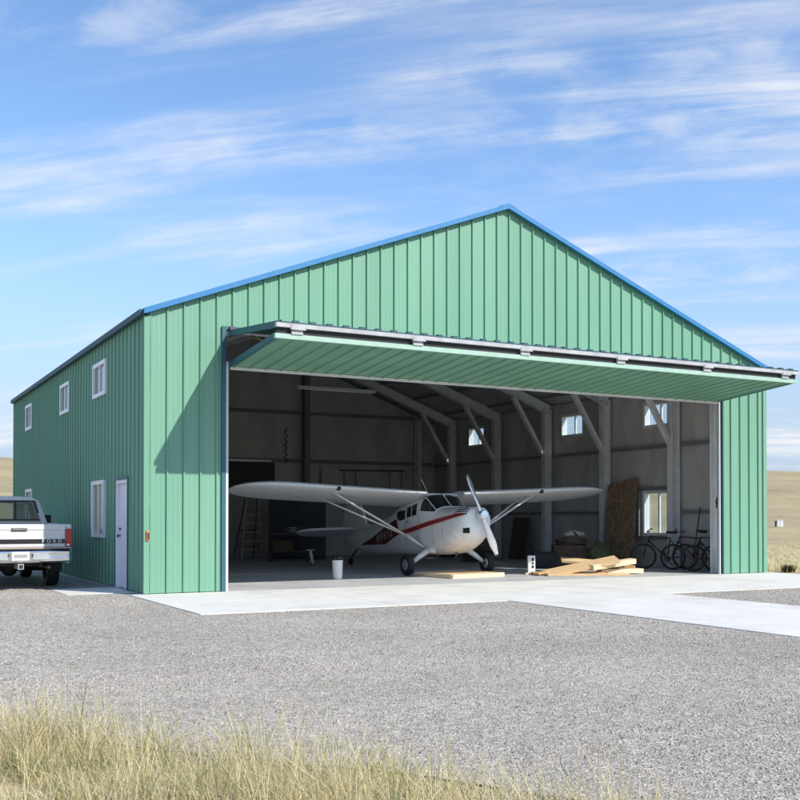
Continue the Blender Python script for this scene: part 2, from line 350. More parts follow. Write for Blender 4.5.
# ================================================================ HANGAR
hang = thing('metal_hangar', 'large mint green ribbed metal hangar with its wide front door folded open', 'hangar')
P = .3048
RIB = [(0, 0), (.012, .036), (.036, .036), (.056, 0), (.125, 0), (.140, .0025), (.156, .0025), (.171, 0), (.215, 0), (.230, .0025), (.246, .0025), (.261, 0)]
def ribbed(u0, u1, zlo, ztop, off=0.0, holes=(), breaks=(), scale=1.0, per=P):
    """list of quads (u, depth, z) of a ribbed sheet"""
    pts = set([u0, u1] + list(breaks))
    for h in holes: pts.update((h[0], h[1]))
    k0 = int(math.floor((u0 - off) / per)) - 1; prof = {}
    xs = []
    for k in range(k0, int((u1 - off) / per) + 2):
        for (a, d) in RIB: xs.append((off + k * per + a * per / P, d * scale))
    X = np.array([a for a, _ in xs]); Y = np.array([b for _, b in xs])
    for a in X:
        if u0 < a < u1: pts.add(float(a))
    us = sorted(pts); us = [u for i, u in enumerate(us) if i == 0 or u - us[i - 1] > 1e-5]
    dep = np.interp(us, X, Y); quads = []
    for i in range(len(us) - 1):
        a, b = us[i], us[i + 1]; mid = (a + b) / 2
        zs = [(zlo, None)]
        cuts = sorted([(h[2], h[3]) for h in holes if h[0] - 1e-6 <= mid <= h[1] + 1e-6])
        lo = zlo
        spans = []
        for (c, d) in cuts:
            if c > lo + 1e-6: spans.append((lo, c))
            lo = max(lo, d)
        spans.append((lo, None))
        for (c, d) in spans:
            za, zb = (ztop(a), ztop(b)) if d is None else (d, d)
            quads.append(((a, dep[i], c), (b, dep[i + 1], c), (b, dep[i + 1], zb), (a, dep[i], za)))
    return quads
def sheet(quads, tf):
    mb = MB()
    for q in quads: mb.add([tf(*p) for p in q], [(0, 1, 2, 3)])
    return mb
gable = lambda x: H + R * (1 - abs(x - W / 2) / (W / 2))
flat = lambda y: H
JL, JR, DT = 1.46, 13.80, 4.78
WIN_HI = [(3.05, 4.22, 3.86, 4.55), (6.88, 8.02, 3.85, 4.55), (12.4, 13.5, 3.87, 4.57)]
WIN_LO_L = [(3.15, 4.3, .95, 2.1), (12.33, 13.43, .95, 2.15)]
WIN_LO_R = [(3.2, 4.25, .86, 2.09)]
DOOR = (1.13, 2.07, 0.0, 2.06)
sheet(ribbed(0.02, W - .02, .012, gable, off=.054, holes=[(JL, JR, -1, DT)], breaks=[W / 2]), lambda u, d, z: (u, -d, z)).build('wall', 'green', hang, fixn=False)
hl = WIN_HI + WIN_LO_L + [DOOR]
sheet(ribbed(0.02, D, .012, flat, off=.12, holes=hl), lambda u, d, z: (-d, u, z)).build('wall', 'green', hang, fixn=False)
hr = WIN_HI + WIN_LO_R
sheet(ribbed(0.02, D, .012, flat, off=.12, holes=hr), lambda u, d, z: (W + d, u, z)).build('wall', 'green', hang, fixn=False)
sheet(ribbed(0.02, W - .02, .012, gable, off=.054, breaks=[W / 2]), lambda u, d, z: (u, D + d, z)).build('wall', 'green', hang, fixn=False)

# inner liners: quilted sheets with soft bulges between girts
def liner(u0, u1, ztop, holes, tf, nm='wall_liner', bulge=.07):
    pts = set(np.arange(u0, u1, .16)); pts.add(u1)
    for h in holes: pts.update((h[0], h[1]))
    us = sorted(pts); mb = MB(); zs0 = [0, .4, .8, 1.2, 1.5, 1.9, 2.3, 2.8, 3.3, 3.8, 4.3, 4.7]
    def dep(u, z):
        return bulge * (1 - abs(math.cos(PI * u / 1.43)) ** .7) * 1.6 * abs(math.sin(PI * min(z, 4.9) / 1.65)) + .012 * math.sin(u * 9 + z * 2)
    for a, b in zip(us[:-1], us[1:]):
        mid = (a + b) / 2; hs = [h for h in holes if h[0] - 1e-6 < mid < h[1] + 1e-6]
        zs = sorted(set(zs0 + [h[2] for h in hs] + [h[3] for h in hs]))
        for i in range(len(zs)):
            z0 = zs[i]; last = i == len(zs) - 1; z1 = zs[i + 1] if not last else None
            zm = z0 + .01
            if any(h[2] - 1e-6 <= zm < h[3] for h in hs): continue
            za, zb = (z1, z1) if not last else (ztop(a), ztop(b))
            mb.add([tf(a, dep(a, z0), z0), tf(b, dep(b, z0), z0), tf(b, dep(b, zb), zb), tf(a, dep(a, za), za)], [(0, 1, 2, 3)], True)
    return mb.build(nm, 'liner', hang)
gi = lambda x: gable(x) - .2
liner(.14, D - .14, lambda y: H - .1, hl, lambda u, d, z: (.12 + d, u, z))
liner(.14, D - .14, lambda y: H - .1, hr, lambda u, d, z: (W - .12 - d, u, z))
liner(.14, W - .14, gi, [], lambda u, d, z: (u, D - .12 - d, z))
liner(.14, JL, gi, [], lambda u, d, z: (u, .12, z), bulge=0)
liner(JR, W - .14, gi, [], lambda u, d, z: (u, .12, z), bulge=0)
mb = MB()
for a, b in ((JL, W / 2), (W / 2, JR)): mb.add([(a, .12, DT), (b, .12, DT), (b, .12, gi(b)), (a, .12, gi(a))], [(0, 1, 2, 3)])
mb.build('wall_liner', 'liner', hang)

# roof: ribbed blue sheets running down the slope
sl = math.hypot(W / 2, R); cs, sn = (W / 2) / sl, R / sl
def roof(side):
    q = ribbed(-.08, D + .08, 0, lambda y: sl + .06, off=.1, scale=1.0)
    def tf(u, d, z):
        x = z - .06; px = x * cs; pz = x * sn
        X = px - d * sn; Z = H + pz + d * cs + .02
        return (X if side < 0 else W - X, u, Z)
    return sheet(q, tf).build('roof', 'blue', hang, fixn=False)
roof(-1); roof(1)
for side in (-1, 1): # underside liner
    X = lambda x: x if side < 0 else W - x
    MB().add([(X(.12), .13, H - .08), (X(W / 2), .13, H + R - .12), (X(W / 2), D - .13, H + R - .12), (X(.12), D - .13, H - .08)], [(0, 1, 2, 3)]).build('roof_liner', 'liner_dark', hang)
mb = MB(); mb.prism([(W / 2 - .2, -.125, H + R - .02), (W / 2, -.125, H + R + .062), (W / 2 + .2, -.125, H + R - .02), (W / 2, -.125, H + R + .03)], (0, D + .25, 0)).build('ridge_cap', 'blue', hang)
for side in (-1, 1):
    X = lambda x: x if side < 0 else W - x
    for y0, y1 in ((-.13, -.034), (D + .034, D + .13)):
        mb = MB(); a = [(X(-.06), y0, H - .08), (X(W / 2), y0, H + R - .05), (X(W / 2), y0, H + R + .045), (X(-.06), y0, H + .02)]
        mb.prism(a, (0, y1 - y0, 0)).build('rake_trim', 'blue', hang)
    mb = MB(); x0, x1 = sorted((X(-.115), X(-.034))); mb.bx((x0, -.03, H - .095), (x1, D + .03, H + .01)); mb.build('eave_trim', 'dark_teal', hang)
    for y in ((-.036),):
        mb = MB(); x0, x1 = sorted((X(-.036), X(.075))); mb.bx((x0, -.036, .01), (x1, .02, H - .1))
        mb.build('corner_trim', 'green', hang)
# opening trim
for x0, x1 in ((JL - .075, JL + .0), (JR - .005, JR + .035)):
    MB().bx((x0, -.042, .005), (x1, .12, DT)).build('jamb_trim', 'slate_blue' if x0 < 5 else 'dark_teal', hang)
for x0, x1 in ((JL + .005, JL + .05), (JR - .095, JR - .065)):
    MB().bx((x0, -.03, .005), (x1, .03, 4.2)).build('door_track', 'white_steel', hang)
MB().bx((JL - .075, -.042, DT), (JR + .06, .1, DT + .06)).build('header_trim', 'slate_blue', hang)
MB().bx((JL, .13, DT + .0), (JR, .33, DT + .35)).build('header_beam', 'frame_steel', hang)

# windows
def window(side, h):
    y0, y1, z0, z1 = h; fx = -.05 if side < 0 else W + .05; sgn = 1 if side < 0 else -1
    f = MB(); t = .07
    a, b = sorted((fx, fx + sgn * (.075 if side < 0 else .19)))
    f.bx((a, y0 - .012, z0 - .012), (b, y0 + t, z1 + .012)); f.bx((a, y1 - t, z0 - .012), (b, y1 + .012, z1 + .012))
    f.bx((a, y0 + t, z0 - .012), (b, y1 - t, z0 + t)); f.bx((a, y0 + t, z1 - t), (b, y1 - t, z1 + .012))
    ym = (y0 + y1) / 2; a2, b2 = sorted((fx + sgn * .02, fx + sgn * .07)); f.bx((a2, ym - .03, z0 + t), (b2, ym + .03, z1 - t))
    fo = f.build('window', 'vinyl', hang)
    gx = fx + sgn * .045; a3, b3 = sorted((gx - .003, gx + .003))
    for u0, u1 in ((y0 + t, ym - .03), (ym + .03, y1 - t)):
        MB().bx((a3, u0, z0 + t), (b3, u1, z1 - t)).build('pane', 'glass', fo)
    return fo
for h in hl[:-1]: window(-1, h)
for h in hr: window(1, h)
# side windows on the west wall: white panel set behind the near sash
for h in hl[:-1]:
    y0, y1, z0, z1 = h
    MB().bx((.006, y0 + .09, z0 + .09), (.014, (y0 + y1) / 2 - .04, z1 - .09)).build('window_panel', 'vinyl', hang)
# man door
y0, y1, z0, z1 = DOOR
dr = MB().bx((.02, y0 + .07, .015), (.07, y1 - .07, z1 - .07)).build('door', 'door_paint', hang)
mb = MB(); mb.bx((-.045, y0, .005), (.13, y0 + .065, z1)); mb.bx((-.045, y1 - .065, .005), (.13, y1, z1)); mb.bx((-.045, y0 + .065, z1 - .065), (.13, y1 - .065, z1)); mb.build('door_frame', 'door_paint', dr)
mb = MB(); mb.bx((-.055, y0 - .05, .005), (-.002, y0 - .002, z1 + .05)); mb.bx((-.055, y1 + .002, .005), (-.002, y1 + .05, z1 + .05)); mb.bx((-.055, y0 - .002, z1 + .002), (-.002, y1 + .002, z1 + .05)); mb.build('door_trim', 'slate_blue', dr)
mb = MB(); mb.lathe([(.0, -.05), (.03, -.045), (.03, -.02), (.012, -.015), (.012, .02)], 'x', (0, y1 - .15, 1.0)); mb.build('door_handle', 'steel_dark', dr)
MB().lathe([(.0, -.01), (.026, -.01), (.026, .02)], 'x', (0, y1 - .15, 1.13)).build('deadbolt', 'steel_dark', dr)
for k in range(3): MB().bx((.0, y0 + .064, .25 + k * .75), (.02, y0 + .09, .37 + k * .75)).build('door_hinge', 'steel_dark', dr)

# portal frames
def ibeam(mb, p, q, depth, fl, up, t=.014, web=.01):
    mb.beam(p, q, web, depth, up)
    p, q = Vector(p), Vector(q); u = Vector(up); x = (q - p).normalized(); n = (u - x * u.dot(x)).normalized()
    for s in (-1, 1): mb.beam(p + n * s * (depth / 2 + t / 2 + .0005), q + n * s * (depth / 2 + t / 2 + .0005), fl, t, up)
FY = [2.78, 5.62, 8.47, 11.32, 14.25]
def zr(x): return gable(x) - .38
for y in FY:
    for side in (-1, 1):
        X = lambda x: x if side < 0 else W - x
        mb = MB(); ibeam(mb, (X(.36), y, 0.0), (X(.36), y, zr(.36) + .02), .24, .2, (1, 0, 0)); mb.build('column', 'frame_steel', hang)
        mb = MB(); ibeam(mb, (X(.26), y, zr(.26) + .02), (X(W / 2 - .01), y, zr(W / 2) + .0), .26, .17, (0, 0, 1), web=.018); mb.build('rafter', 'frame_steel', hang)
        MB().beam((X(.5), y, 3.35), (X(1.62), y, zr(1.62) - .14), .11, .15, (0, 1, 0)).build('knee_brace', 'frame_steel', hang)
# girts
for side in (-1, 1):
    X = lambda x: x if side < 0 else W - x
    ys = [.15] + FY + [D - .15]
    for z in ((1.5, 3.3) if side > 0 else (3.3,)):
        for a, b in zip(ys[:-1], ys[1:]):
            if z == 1.5 and a < 3.2 < b: continue
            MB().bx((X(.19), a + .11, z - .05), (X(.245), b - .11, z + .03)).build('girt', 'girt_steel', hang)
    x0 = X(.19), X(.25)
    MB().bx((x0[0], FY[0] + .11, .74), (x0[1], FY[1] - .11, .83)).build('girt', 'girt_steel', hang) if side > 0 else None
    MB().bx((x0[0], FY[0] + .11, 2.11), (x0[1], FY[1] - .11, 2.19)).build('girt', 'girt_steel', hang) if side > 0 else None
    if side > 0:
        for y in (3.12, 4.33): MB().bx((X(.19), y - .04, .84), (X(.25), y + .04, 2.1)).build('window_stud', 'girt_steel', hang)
for x in (4.9, 9.7):
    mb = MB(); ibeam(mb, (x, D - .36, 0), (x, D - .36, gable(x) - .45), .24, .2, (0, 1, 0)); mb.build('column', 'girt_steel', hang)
mb = MB(); ibeam(mb, (14.25, D - .36, 0), (14.25, D - .36, gable(14.25) - .4), .2, .16, (0, 1, 0)); mb.build('column', 'frame_steel', hang)
for z in (3.35, 5.05):
    xs = [.2, 4.9, 9.7, 14.25, W - .2]
    for a, b in zip(xs[:-1], xs[1:]):
        if z > 5 and b > 15: continue
        MB().bx((a + .11, D - .25, z - .06), (b - .11, D - .19, z + .06)).build('girt', 'girt_steel', hang)
# jamb columns at the front opening
for x in (JL - .32, JR + .05):
    mb = MB(); ibeam(mb, (x + .12 if x > 5 else x + .1, .30, 0), (x + .12 if x > 5 else x + .1, .30, DT - .01), .2, .26, (0, 1, 0)); mb.build('jamb_column', 'frame_steel', hang)
# purlins
for side in (-1, 1):
    X = lambda x: x if side < 0 else W - x
    for k in range(6):
        x = .7 + k * 1.27
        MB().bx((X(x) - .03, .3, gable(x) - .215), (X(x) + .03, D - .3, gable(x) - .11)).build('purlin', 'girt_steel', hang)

# bifold door, part of the hangar
bf = bpy.data.objects.new('bifold_door', None); COL.objects.link(bf); bf.parent = hang
FOY, FZT, FZB = -2.36, 4.53, 4.31
def leaf(x0, x1, ya, za, yb, zb, down):
    """ribbed skin from inner edge (ya, za) to outer edge (yb, zb)"""
    L = math.hypot(yb - ya, zb - za); ty, tz = (yb - ya) / L, (zb - za) / L; ny, nz = (tz, -ty) if down else (-tz, ty)
    if (nz > 0) == down: ny, nz = -ny, -nz
    return sheet(ribbed(x0, x1, 0, lambda u: L, off=.054, scale=.85), lambda u, d, z: (u, ya + ty * z + ny * d, za + tz * z + nz * d))
BL, BR = JL + .08, JR - .17
up = leaf(BL, BR, -.05, 4.76, FOY, FZT + .02, False)
up.build('door_leaf', 'green', bf, fixn=False)
lo = leaf(BL, BR, -.02, 4.11, FOY + .05, FZB, True)
lo.build('door_leaf', 'green', bf, fixn=False)
mb = MB()   # inner framing of each leaf
for k in range(8):
    x = BL + .06 + k * (BR - BL - .12) / 7
    mb.beam((x, -.10, 4.735), (x, FOY + .1, FZT - .02), .06, .05)
mb.build('leaf_frame', 'galv', bf)
mb = MB()
for k in range(8):
    x = BL + .06 + k * (BR - BL - .12) / 7
    mb.beam((x, -.06, 4.16), (x, FOY + .14, FZB + .03), .06, .05)
mb.beam((BL, -.04, 4.165), (BR, -.04, 4.165), .07, .06)
mb.build('leaf_frame', 'galv', bf)
for xe in (BL, BR):
    MB().beam((xe, -.04, 4.72), (xe, FOY + .03, FZT - .03), .05, .11).build('end_rail', 'slate_blue', bf)
    MB().beam((xe, -.03, 4.135), (xe, FOY + .08, FZB + .02), .05, .09).build('end_rail', 'slate_blue', bf)
MB().bx((BL - .03, FOY - .05, FZT - .07), (BR + .03, FOY + .03, FZT + .0)).build('edge_rail', 'rail_grey', bf)
MB().bx((BL - .03, FOY - .0, FZB - .03), (BR + .03, FOY + .08, FZB + .05)).build('edge_rail', 'rail_green', bf)
MB().bx((BL, -.075, 4.055), (BR, -.005, 4.105)).build('edge_rail', 'frame_steel', bf)
mb = MB()      # dark seal between leaves and the cap of rib ends above
mb.bx((BL, FOY + .02, FZB + .0505), (BR, FOY + .06, FZT - .0705)); mb.build('seal_strip', 'black', bf)
mb = MB()
for k in range(int((BR - BL) / P) + 1):
    x = .027 + P * (math.ceil(BL / P) + k)
    if x < BR: mb.bx((x - .05, FOY - .055, FZT + .004), (x + .05, FOY + .04, FZT + .05))
mb.bx((BL - .02, FOY - .053, FZT + .0005), (BR + .02, FOY + .03, FZT + .022))
mb.build('rib_closure', 'dark_teal', bf)
for k in range(6):
    x = BL + .35 + k * (BR - BL - .7) / 5
    mb = MB(); mb.bx((x - .12, FOY - .058, FZT - .10), (x + .12, FOY - .051, FZT - .03)); mb.bx((x - .1, FOY - .02, FZB + .05), (x + .1, FOY + .018, FZT - .075)); mb.tube([(x - .14, FOY - .045, FZT - .09), (x + .14, FOY - .045, FZT - .09)], .012); mb.build('hinge', 'rail_grey', bf)
for x in (BL + .03, BR - .03):
    mb = MB(); mb.lathe([(0, -.03), (.05, -.03), (.05, .03), (0, .03)], 'x', (x, .0, 4.14), n=16); mb.build('roller', 'steel_dark', bf)
    mb = MB(); mb.tube([(x, -.03, 4.74), (x, -.05, 4.74)], .03); mb.bx((x - .05, -.09, 4.74), (x + .05, -.043, 4.84)); mb.build('hinge', 'steel_dark', bf)
for x in (BL + .4, 7.6, BR - .4): MB().tube([(x, -.1, 4.69), (x, -1.0, 4.42)], .02).build('lift_strap', 'yellow', bf)

# wall box at the front corner
j = thing('call_box', 'small orange box with a black front on the hangar corner', 'box', (.03, -.04, 1.03))
MB().bx((-.022, -.03, -.085), (.026, .003, .085)).build('case', 'orange', j, bevel=.008)
MB().bx((-.006, -.037, -.065), (.02, -.0305, .05)).build('cover', 'black', j)

# ================================================================ AIRPLANE
PX, PY = 7.967, 2.95
air = thing('propeller_airplane', 'white high-wing propeller airplane with a maroon stripe parked in the hangar', 'airplane', (PX, PY, 0))
L3 = lambda s, f, z: (s, -f, z)
#        f     zb    zt    hw   n
SEC = [(1.36, 1.16, 1.52, .13, 2.2), (1.335, 1.04, 1.575, .25, 2.2), (1.28, .94, 1.60, .345, 2.3), (1.16, .83, 1.61, .42, 2.4), (.95, .69, 1.605, .475, 2.5), (.55, .54, 1.595, .53, 2.7), (.18, .485, 1.60, .565, 3.0),
       (-.02, .47, 1.72, .575, 3.2), (-.30, .46, 1.89, .58, 3.6), (-.75, .45, 1.90, .58, 4.0), (-1.25, .44, 1.80, .57, 3.8), (-1.75, .43, 1.66, .53, 3.4), (-2.4, .42, 1.46, .43, 3.0), (-3.2, .41, 1.28, .33, 2.8), (-4.2, .42, 1.10, .22, 2.6), (-5.1, .50, .98, .11, 2.4), (-5.75, .62, .90, .04, 2.2)]
SA = np.array(SEC)[::-1]
def sec(f):
    # smooth interpolation (cubic Hermite with finite-difference slopes)
    X = SA[:, 0]; f = min(max(f, X[0]), X[-1]); i = min(max(np.searchsorted(X, f) - 1, 0), len(X) - 2); h = X[i + 1] - X[i]; t = (f - X[i]) / h
    def sl_(k):
        if k == 0 or k == len(X) - 1: a, b = max(k - 1, 0), min(k + 1, len(X) - 1); return (SA[b, 1:] - SA[a, 1:]) / (X[b] - X[a])
        d0 = (SA[k, 1:] - SA[k - 1, 1:]) / (X[k] - X[k - 1]); d1 = (SA[k + 1, 1:] - SA[k, 1:]) / (X[k + 1] - X[k])
        return np.where(d0 * d1 > 0, 2 * d0 * d1 / np.where(np.abs(d0 + d1) < 1e-9, 1, d0 + d1), 0)
    p0, p1, m0, m1 = SA[i, 1:], SA[i + 1, 1:], sl_(i) * h, sl_(i + 1) * h
    return (2 * t**3 - 3 * t**2 + 1) * p0 + (t**3 - 2 * t**2 + t) * m0 + (-2 * t**3 + 3 * t**2) * p1 + (t**3 - t**2) * m1
def fus(f, th, off=0.0):
    zb, zt, hw, n = sec(f); c, s = math.cos(th), math.sin(th); zc, hh = (zb + zt) / 2, (zt - zb) / 2
    return L3((hw + off) * math.copysign(abs(c) ** (2 / n), c), f, zc + (hh + off) * math.copysign(abs(s) ** (2 / n), s))
def side(f, z, sg, off=.004):
    zb, zt, hw, n = sec(f); zc, hh = (zb + zt) / 2, (zt - zb) / 2
    q = min(abs((z - zc) / hh), .9999); return L3(sg * (hw * (1 - q ** n) ** (1 / n) + off), f, z)
fs = sorted(set(list(np.linspace(1.36, 1.1, 14)) + list(np.linspace(1.1, -1.9, 40)) + list(np.linspace(-1.9, -5.75, 30))), reverse=True)
mb = MB(); rows = [[fus(f, 2 * PI * k / 48) for k in range(48)] for f in fs]; mb.grid(rows, True, closed=True)
c0 = len(mb.v); mb.add(rows[0], [tuple(range(48))]); mb.add(rows[-1], [tuple(range(47, -1, -1))])
fu = mb.build('fuselage', 'plane_white', air)
def patch(name, m, f0, f1, zlo, zhi, sg, off=.004, n=24, k=4, parent=fu):
    rows = []
    for i in range(n + 1):
        f = f0 + (f1 - f0) * i / n; a, b = zlo(f), zhi(f); rows.append([side(f, a + (b - a) * q / k, sg, off) for q in range(k + 1)])
    return MB().grid(rows, True).build(name, m, parent)
def lin(*pts):
    X = [p[0] for p in pts]; Y = [p[1] for p in pts]; o = np.argsort(X); X = np.array(X)[o]; Y = np.array(Y)[o]
    return lambda f: float(np.interp(f, X, Y))
st_hi = lin((1.27, 1.475), (.57, 1.345), (-.37, 1.17), (-1.11, 1.04), (-1.45, 1.0))
st_lo = lin((1.27, 1.42), (.57, 1.265), (-.37, 1.085), (-1.11, .95), (-1.45, .93))
wd_hi = lin((-1.45, 1.0), (-1.58, 1.31), (-2.3, 1.16), (-3.4, .82), (-4.3, .60))
wd_lo = lin((-1.45, .93), (-2.45, .665), (-4.3, .595))
for sg in (-1, 1):
    patch('side_stripe', 'red', 1.27, -1.45, st_lo, st_hi, sg, .005, 40)
    patch('pinstripe', 'red_edge', 1.25, -1.45, lambda f: st_hi(f), lambda f: st_hi(f) + .022, sg, .005, 40, 1)
    patch('pinstripe', 'red_edge', 1.25, -.9, lambda f: st_lo(f) - .02, lambda f: st_lo(f), sg, .005, 40, 1)
    patch('side_stripe', 'dark_red', -1.455, -4.25, wd_lo, wd_hi, sg, .005, 40)
    # cabin side windows
    q = patch('quarter_window', 'dark_glass', -1.10, -1.60, lin((-1.1, 1.31), (-1.35, 1.27), (-1.5, 1.30), (-1.57, 1.36), (-1.6, 1.44)), lin((-1.1, 1.53), (-1.35, 1.52), (-1.5, 1.50), (-1.57, 1.475), (-1.6, 1.45)), sg, .006)
    q = patch('door_window', 'dark_glass', -.52, -1.00, lin((-.5, 1.42), (-1.0, 1.345)), lin((-.5, 1.70), (-1.0, 1.585)), sg, .006)
    patch('window_divider', 'plane_white', -.735, -.765, lin((-.5, 1.42), (-1.0, 1.345)), lin((-.5, 1.70), (-1.0, 1.585)), sg, .012, 2, 4)
    for f in (-.42, -1.05): patch('door_seam', 'steel_dark', f, f - .012, lin((0, .62), (-2, .62)), lin((0, 1.74), (-.45, 1.74), (-1.05, 1.66)), sg, .004, 1, 10)
    MB().tube([side(-1.0, 1.24, sg, .02), side(-.9, 1.25, sg, .02)], .012).build('door_handle', 'steel_dark', fu)
    # nose grilles
    patch('nose_grille', 'cavity_shade', .93, 1.30, lin((.9, 1.42), (1.3, 1.42)), lin((.93, 1.45), (.98, 1.55), (1.2, 1.575), (1.3, 1.55)), sg, .004)
    for z in (1.46, 1.505, 1.55 - .004):
        patch('grille_bar', 'plane_white', .94, 1.31, lambda f: z - .009, lambda f: z + .009, sg, .012, 12, 1)
    ip = Vector(side(1.27, 1.06, sg, -.012)); Ri = Matrix.Rotation(sg * math.radians(38), 3, 'Z')
    mb = MB(); mb.box(ip, (.15, .05, .125), Ri); mb.build('cowl_intake', 'cavity_shade', fu, bevel=.008)
    for (f, z) in ((1.0, .9), (.7, .75), (.3, .8), (.9, .72), (1.1, .85)):
        MB().lathe([(0, 0), (.012, 0), (.012, .004)], 'x', side(f, z, sg, .002), n=10).build('cowl_fastener', 'steel_dark', fu)
    for f in (.22, .62): patch('panel_seam', 'steel_dark', f, f - .007, lin((0, .7), (2, .7)), lin((0, 1.5), (2, 1.5)), sg, .003, 1, 10)
# registration letters set along the wedge, on both sides
for sg in (-1, 1):
    for i, ch in enumerate('N9615'):
        f = -2.95 + i * .25; f = f if sg < 0 else -2.95 + (4 - i) * .25
        z = .80 + (f + 2.95) * .17
        p = Vector(side(f, z, sg, .012)); p2 = Vector(side(f - .1, z, sg, .012)); pz = Vector(side(f, z + .08, sg, .012))
        xa = (p - p2).normalized() * (1 if sg < 0 else -1); ya = (pz - p).normalized(); na = xa.cross(ya).normalized(); ya = na.cross(xa)
        sh = Matrix(((1, .25, 0, 0), (0, 1, 0, 0), (0, 0, 1, 0), (0, 0, 0, 1)))
        mt = Matrix.Translation(p) @ Matrix((xa, ya, na)).transposed().to_4x4() @ sh
        text_mesh('registration_letter', ch, .31, 'letter_grey', fu, mt, .004, sx=.9)
# windshield
rows = []
for i in range(15):
    f = .155 - i * (.155 + .335) / 14
    zmin = 1.485 + .02 * i / 14; row = []
    zb, zt, hw, n = sec(f); zc, hh = (zb + zt) / 2, (zt - zb) / 2
    q = max(0, (zmin - zc) / hh); th0 = math.asin(min(.999, q ** (n / 2)))
    for k in range(25): row.append(fus(f, th0 + (PI - 2 * th0) * k / 24, .006))
    rows.append(row)
ws = MB().grid(rows, True).build('windshield', 'dark_glass', air)
def ridge_strip(th, name):
    a = [Vector(fus(.165 - i * .5 / 10, th, .012)) for i in range(11)]
    return MB().tube(a, .014, 8).build(name, 'plane_silver', ws)
ridge_strip(PI / 2, 'centre_post'); ridge_strip(PI * .29, 'frame_post'); ridge_strip(PI * .71, 'frame_post')
# base fairing of the windshield
MB().tube([fus(.165, .62 + (PI - 1.24) * k / 24, .008) for k in range(25)], .012, 8).build('windshield_rim', 'plane_white', ws)
# wing
def airfoil(s, le, te, z, t, n=14):
    ch = le - te; pts = []
    def th(x): return 5 * t * (.2969 * math.sqrt(x) - .126 * x - .3516 * x**2 + .2843 * x**3 - .1036 * x**4)
    xs = [(1 - math.cos(PI * i / n)) / 2 for i in range(n + 1)]
    up_ = [(x, th(x) + .02 * math.sin(PI * x)) for x in xs]; lo_ = [(x, -.55 * th(x) + .02 * math.sin(PI * x) * .3) for x in xs]
    for x, h in up_ + lo_[::-1][1:-1]: pts.append(L3(s, le - ch * x, z + h * ch + (.5 - x) * ch * .21))
    return pts
for sg in (-1, 1):
    rows = []; ss = list(np.linspace(.5, 3.9, 35)) + [4.1, 4.3, 4.45, 4.6, 4.72, 4.85, 4.93, 5.0, 5.08, 5.12, 5.14]
    for s in ss:
        u = max(0, (s - 3.9) / 1.245); e = math.sqrt(max(0.003, 1 - u**2.1))
        le = -.10 - .62 * (1 - e); te = -1.57 + .70 * (1 - e); z = 1.745 + s * .047; t = .15 * ((1 if int(round((s - .5) / .1)) % 4 == 0 else .982) if s < 4 else max(.25, e) ** .5)
        rows.append(airfoil(sg * s, le, te, z, t))
    mb = MB(); mb.grid(rows, True, closed=True); mb.add(rows[0], [tuple(range(len(rows[0])))]); mb.add(rows[-1], [tuple(range(len(rows[0])))])
    wg = mb.build('wing', 'plane_silver', air)
    zf = lambda s: 1.745 + s * .047 - .09
    MB().lathe([(0, .05), (.045, .04), (.05, 0), (.045, -.05), (0, -.06)], 'y', L3(sg * 2.8, -.14, 2.005), n=14).build('landing_light' if sg > 0 else 'wing_fitting', 'black_gloss', wg)
# cabin roof over the gap between the wings
MB().prism([L3(-.5, -.36, 1.87), L3(-.5, -.36, 1.93), L3(-.5, -.75, 1.925), L3(-.5, -1.25, 1.83), L3(-.5, -1.25, 1.78)], (1.0, 0, 0)).build('cabin_roof', 'plane_silver', air, bevel=.01)
# struts
for sg in (-1, 1):
    def strut(a, b, w):
        a, b = Vector(a), Vector(b); d = (b - a).normalized(); y = Vector((0, 1, 0)); y = (y - d * y.dot(d)).normalized(); n = d.cross(y); vs = []
        for p in (a, b):
            for k in range(12): an = 2 * PI * k / 12; vs.append(p + y * math.cos(an) * w + n * math.sin(an) * w * .45)
        m_ = MB(); m_.add(vs, [(k, (k + 1) % 12, 12 + (k + 1) % 12, 12 + k) for k in range(12)] + [tuple(range(12)), tuple(range(12, 24))], True); return m_
    j_ = L3(sg * .93, -.36, .92)
    strut(L3(sg * .50, -.22, .60), j_, .085).build('strut_cuff', 'plane_white', air)
    strut(j_, L3(sg * 2.80, -.47, 1.925), .05).build('wing_strut', 'plane_white', air)
    strut(j_, L3(sg * 2.80, -1.19, 1.80), .045).build('wing_strut', 'plane_white', air)
    # landing gear
    lg = MB(); lg.tube([L3(sg * .47, -.02, .62), L3(sg * .75, -.02, .45), L3(sg * .97, -.02, .30)], [.075, .062, .05], 12); lgo = lg.build('gear_leg', 'plane_white', air)
    MB().tube([L3(sg * .40, .1, .58), L3(sg * .56, -.02, .58)], .07, 10).build('gear_fairing', 'plane_white', lgo)
    MB().tube([L3(sg * .93, -.02, .27), L3(sg * 1.1, -.02, .25)], .03, 10).build('axle', 'steel_dark', lgo)
    r = .245; wh = MB(); wh.lathe([(.13, -.06), (.19, -.08), (.225, -.07), (r, -.03), (r, .03), (.225, .07), (.19, .08), (.13, .06)], 'x', L3(sg * 1.10, -.02, r), n=32, closed=True)
    wo = wh.build('wheel', 'black', air)
    MB().lathe([(0, sg * .05), (.05, sg * .055), (.06, sg * .035), (.12, sg * .03), (.135, sg * .065), (.13, -sg * .06), (0, -sg * .06)], 'x', L3(sg * 1.10, -.02, r), n=24).build('hub_cap', 'alu', wo)
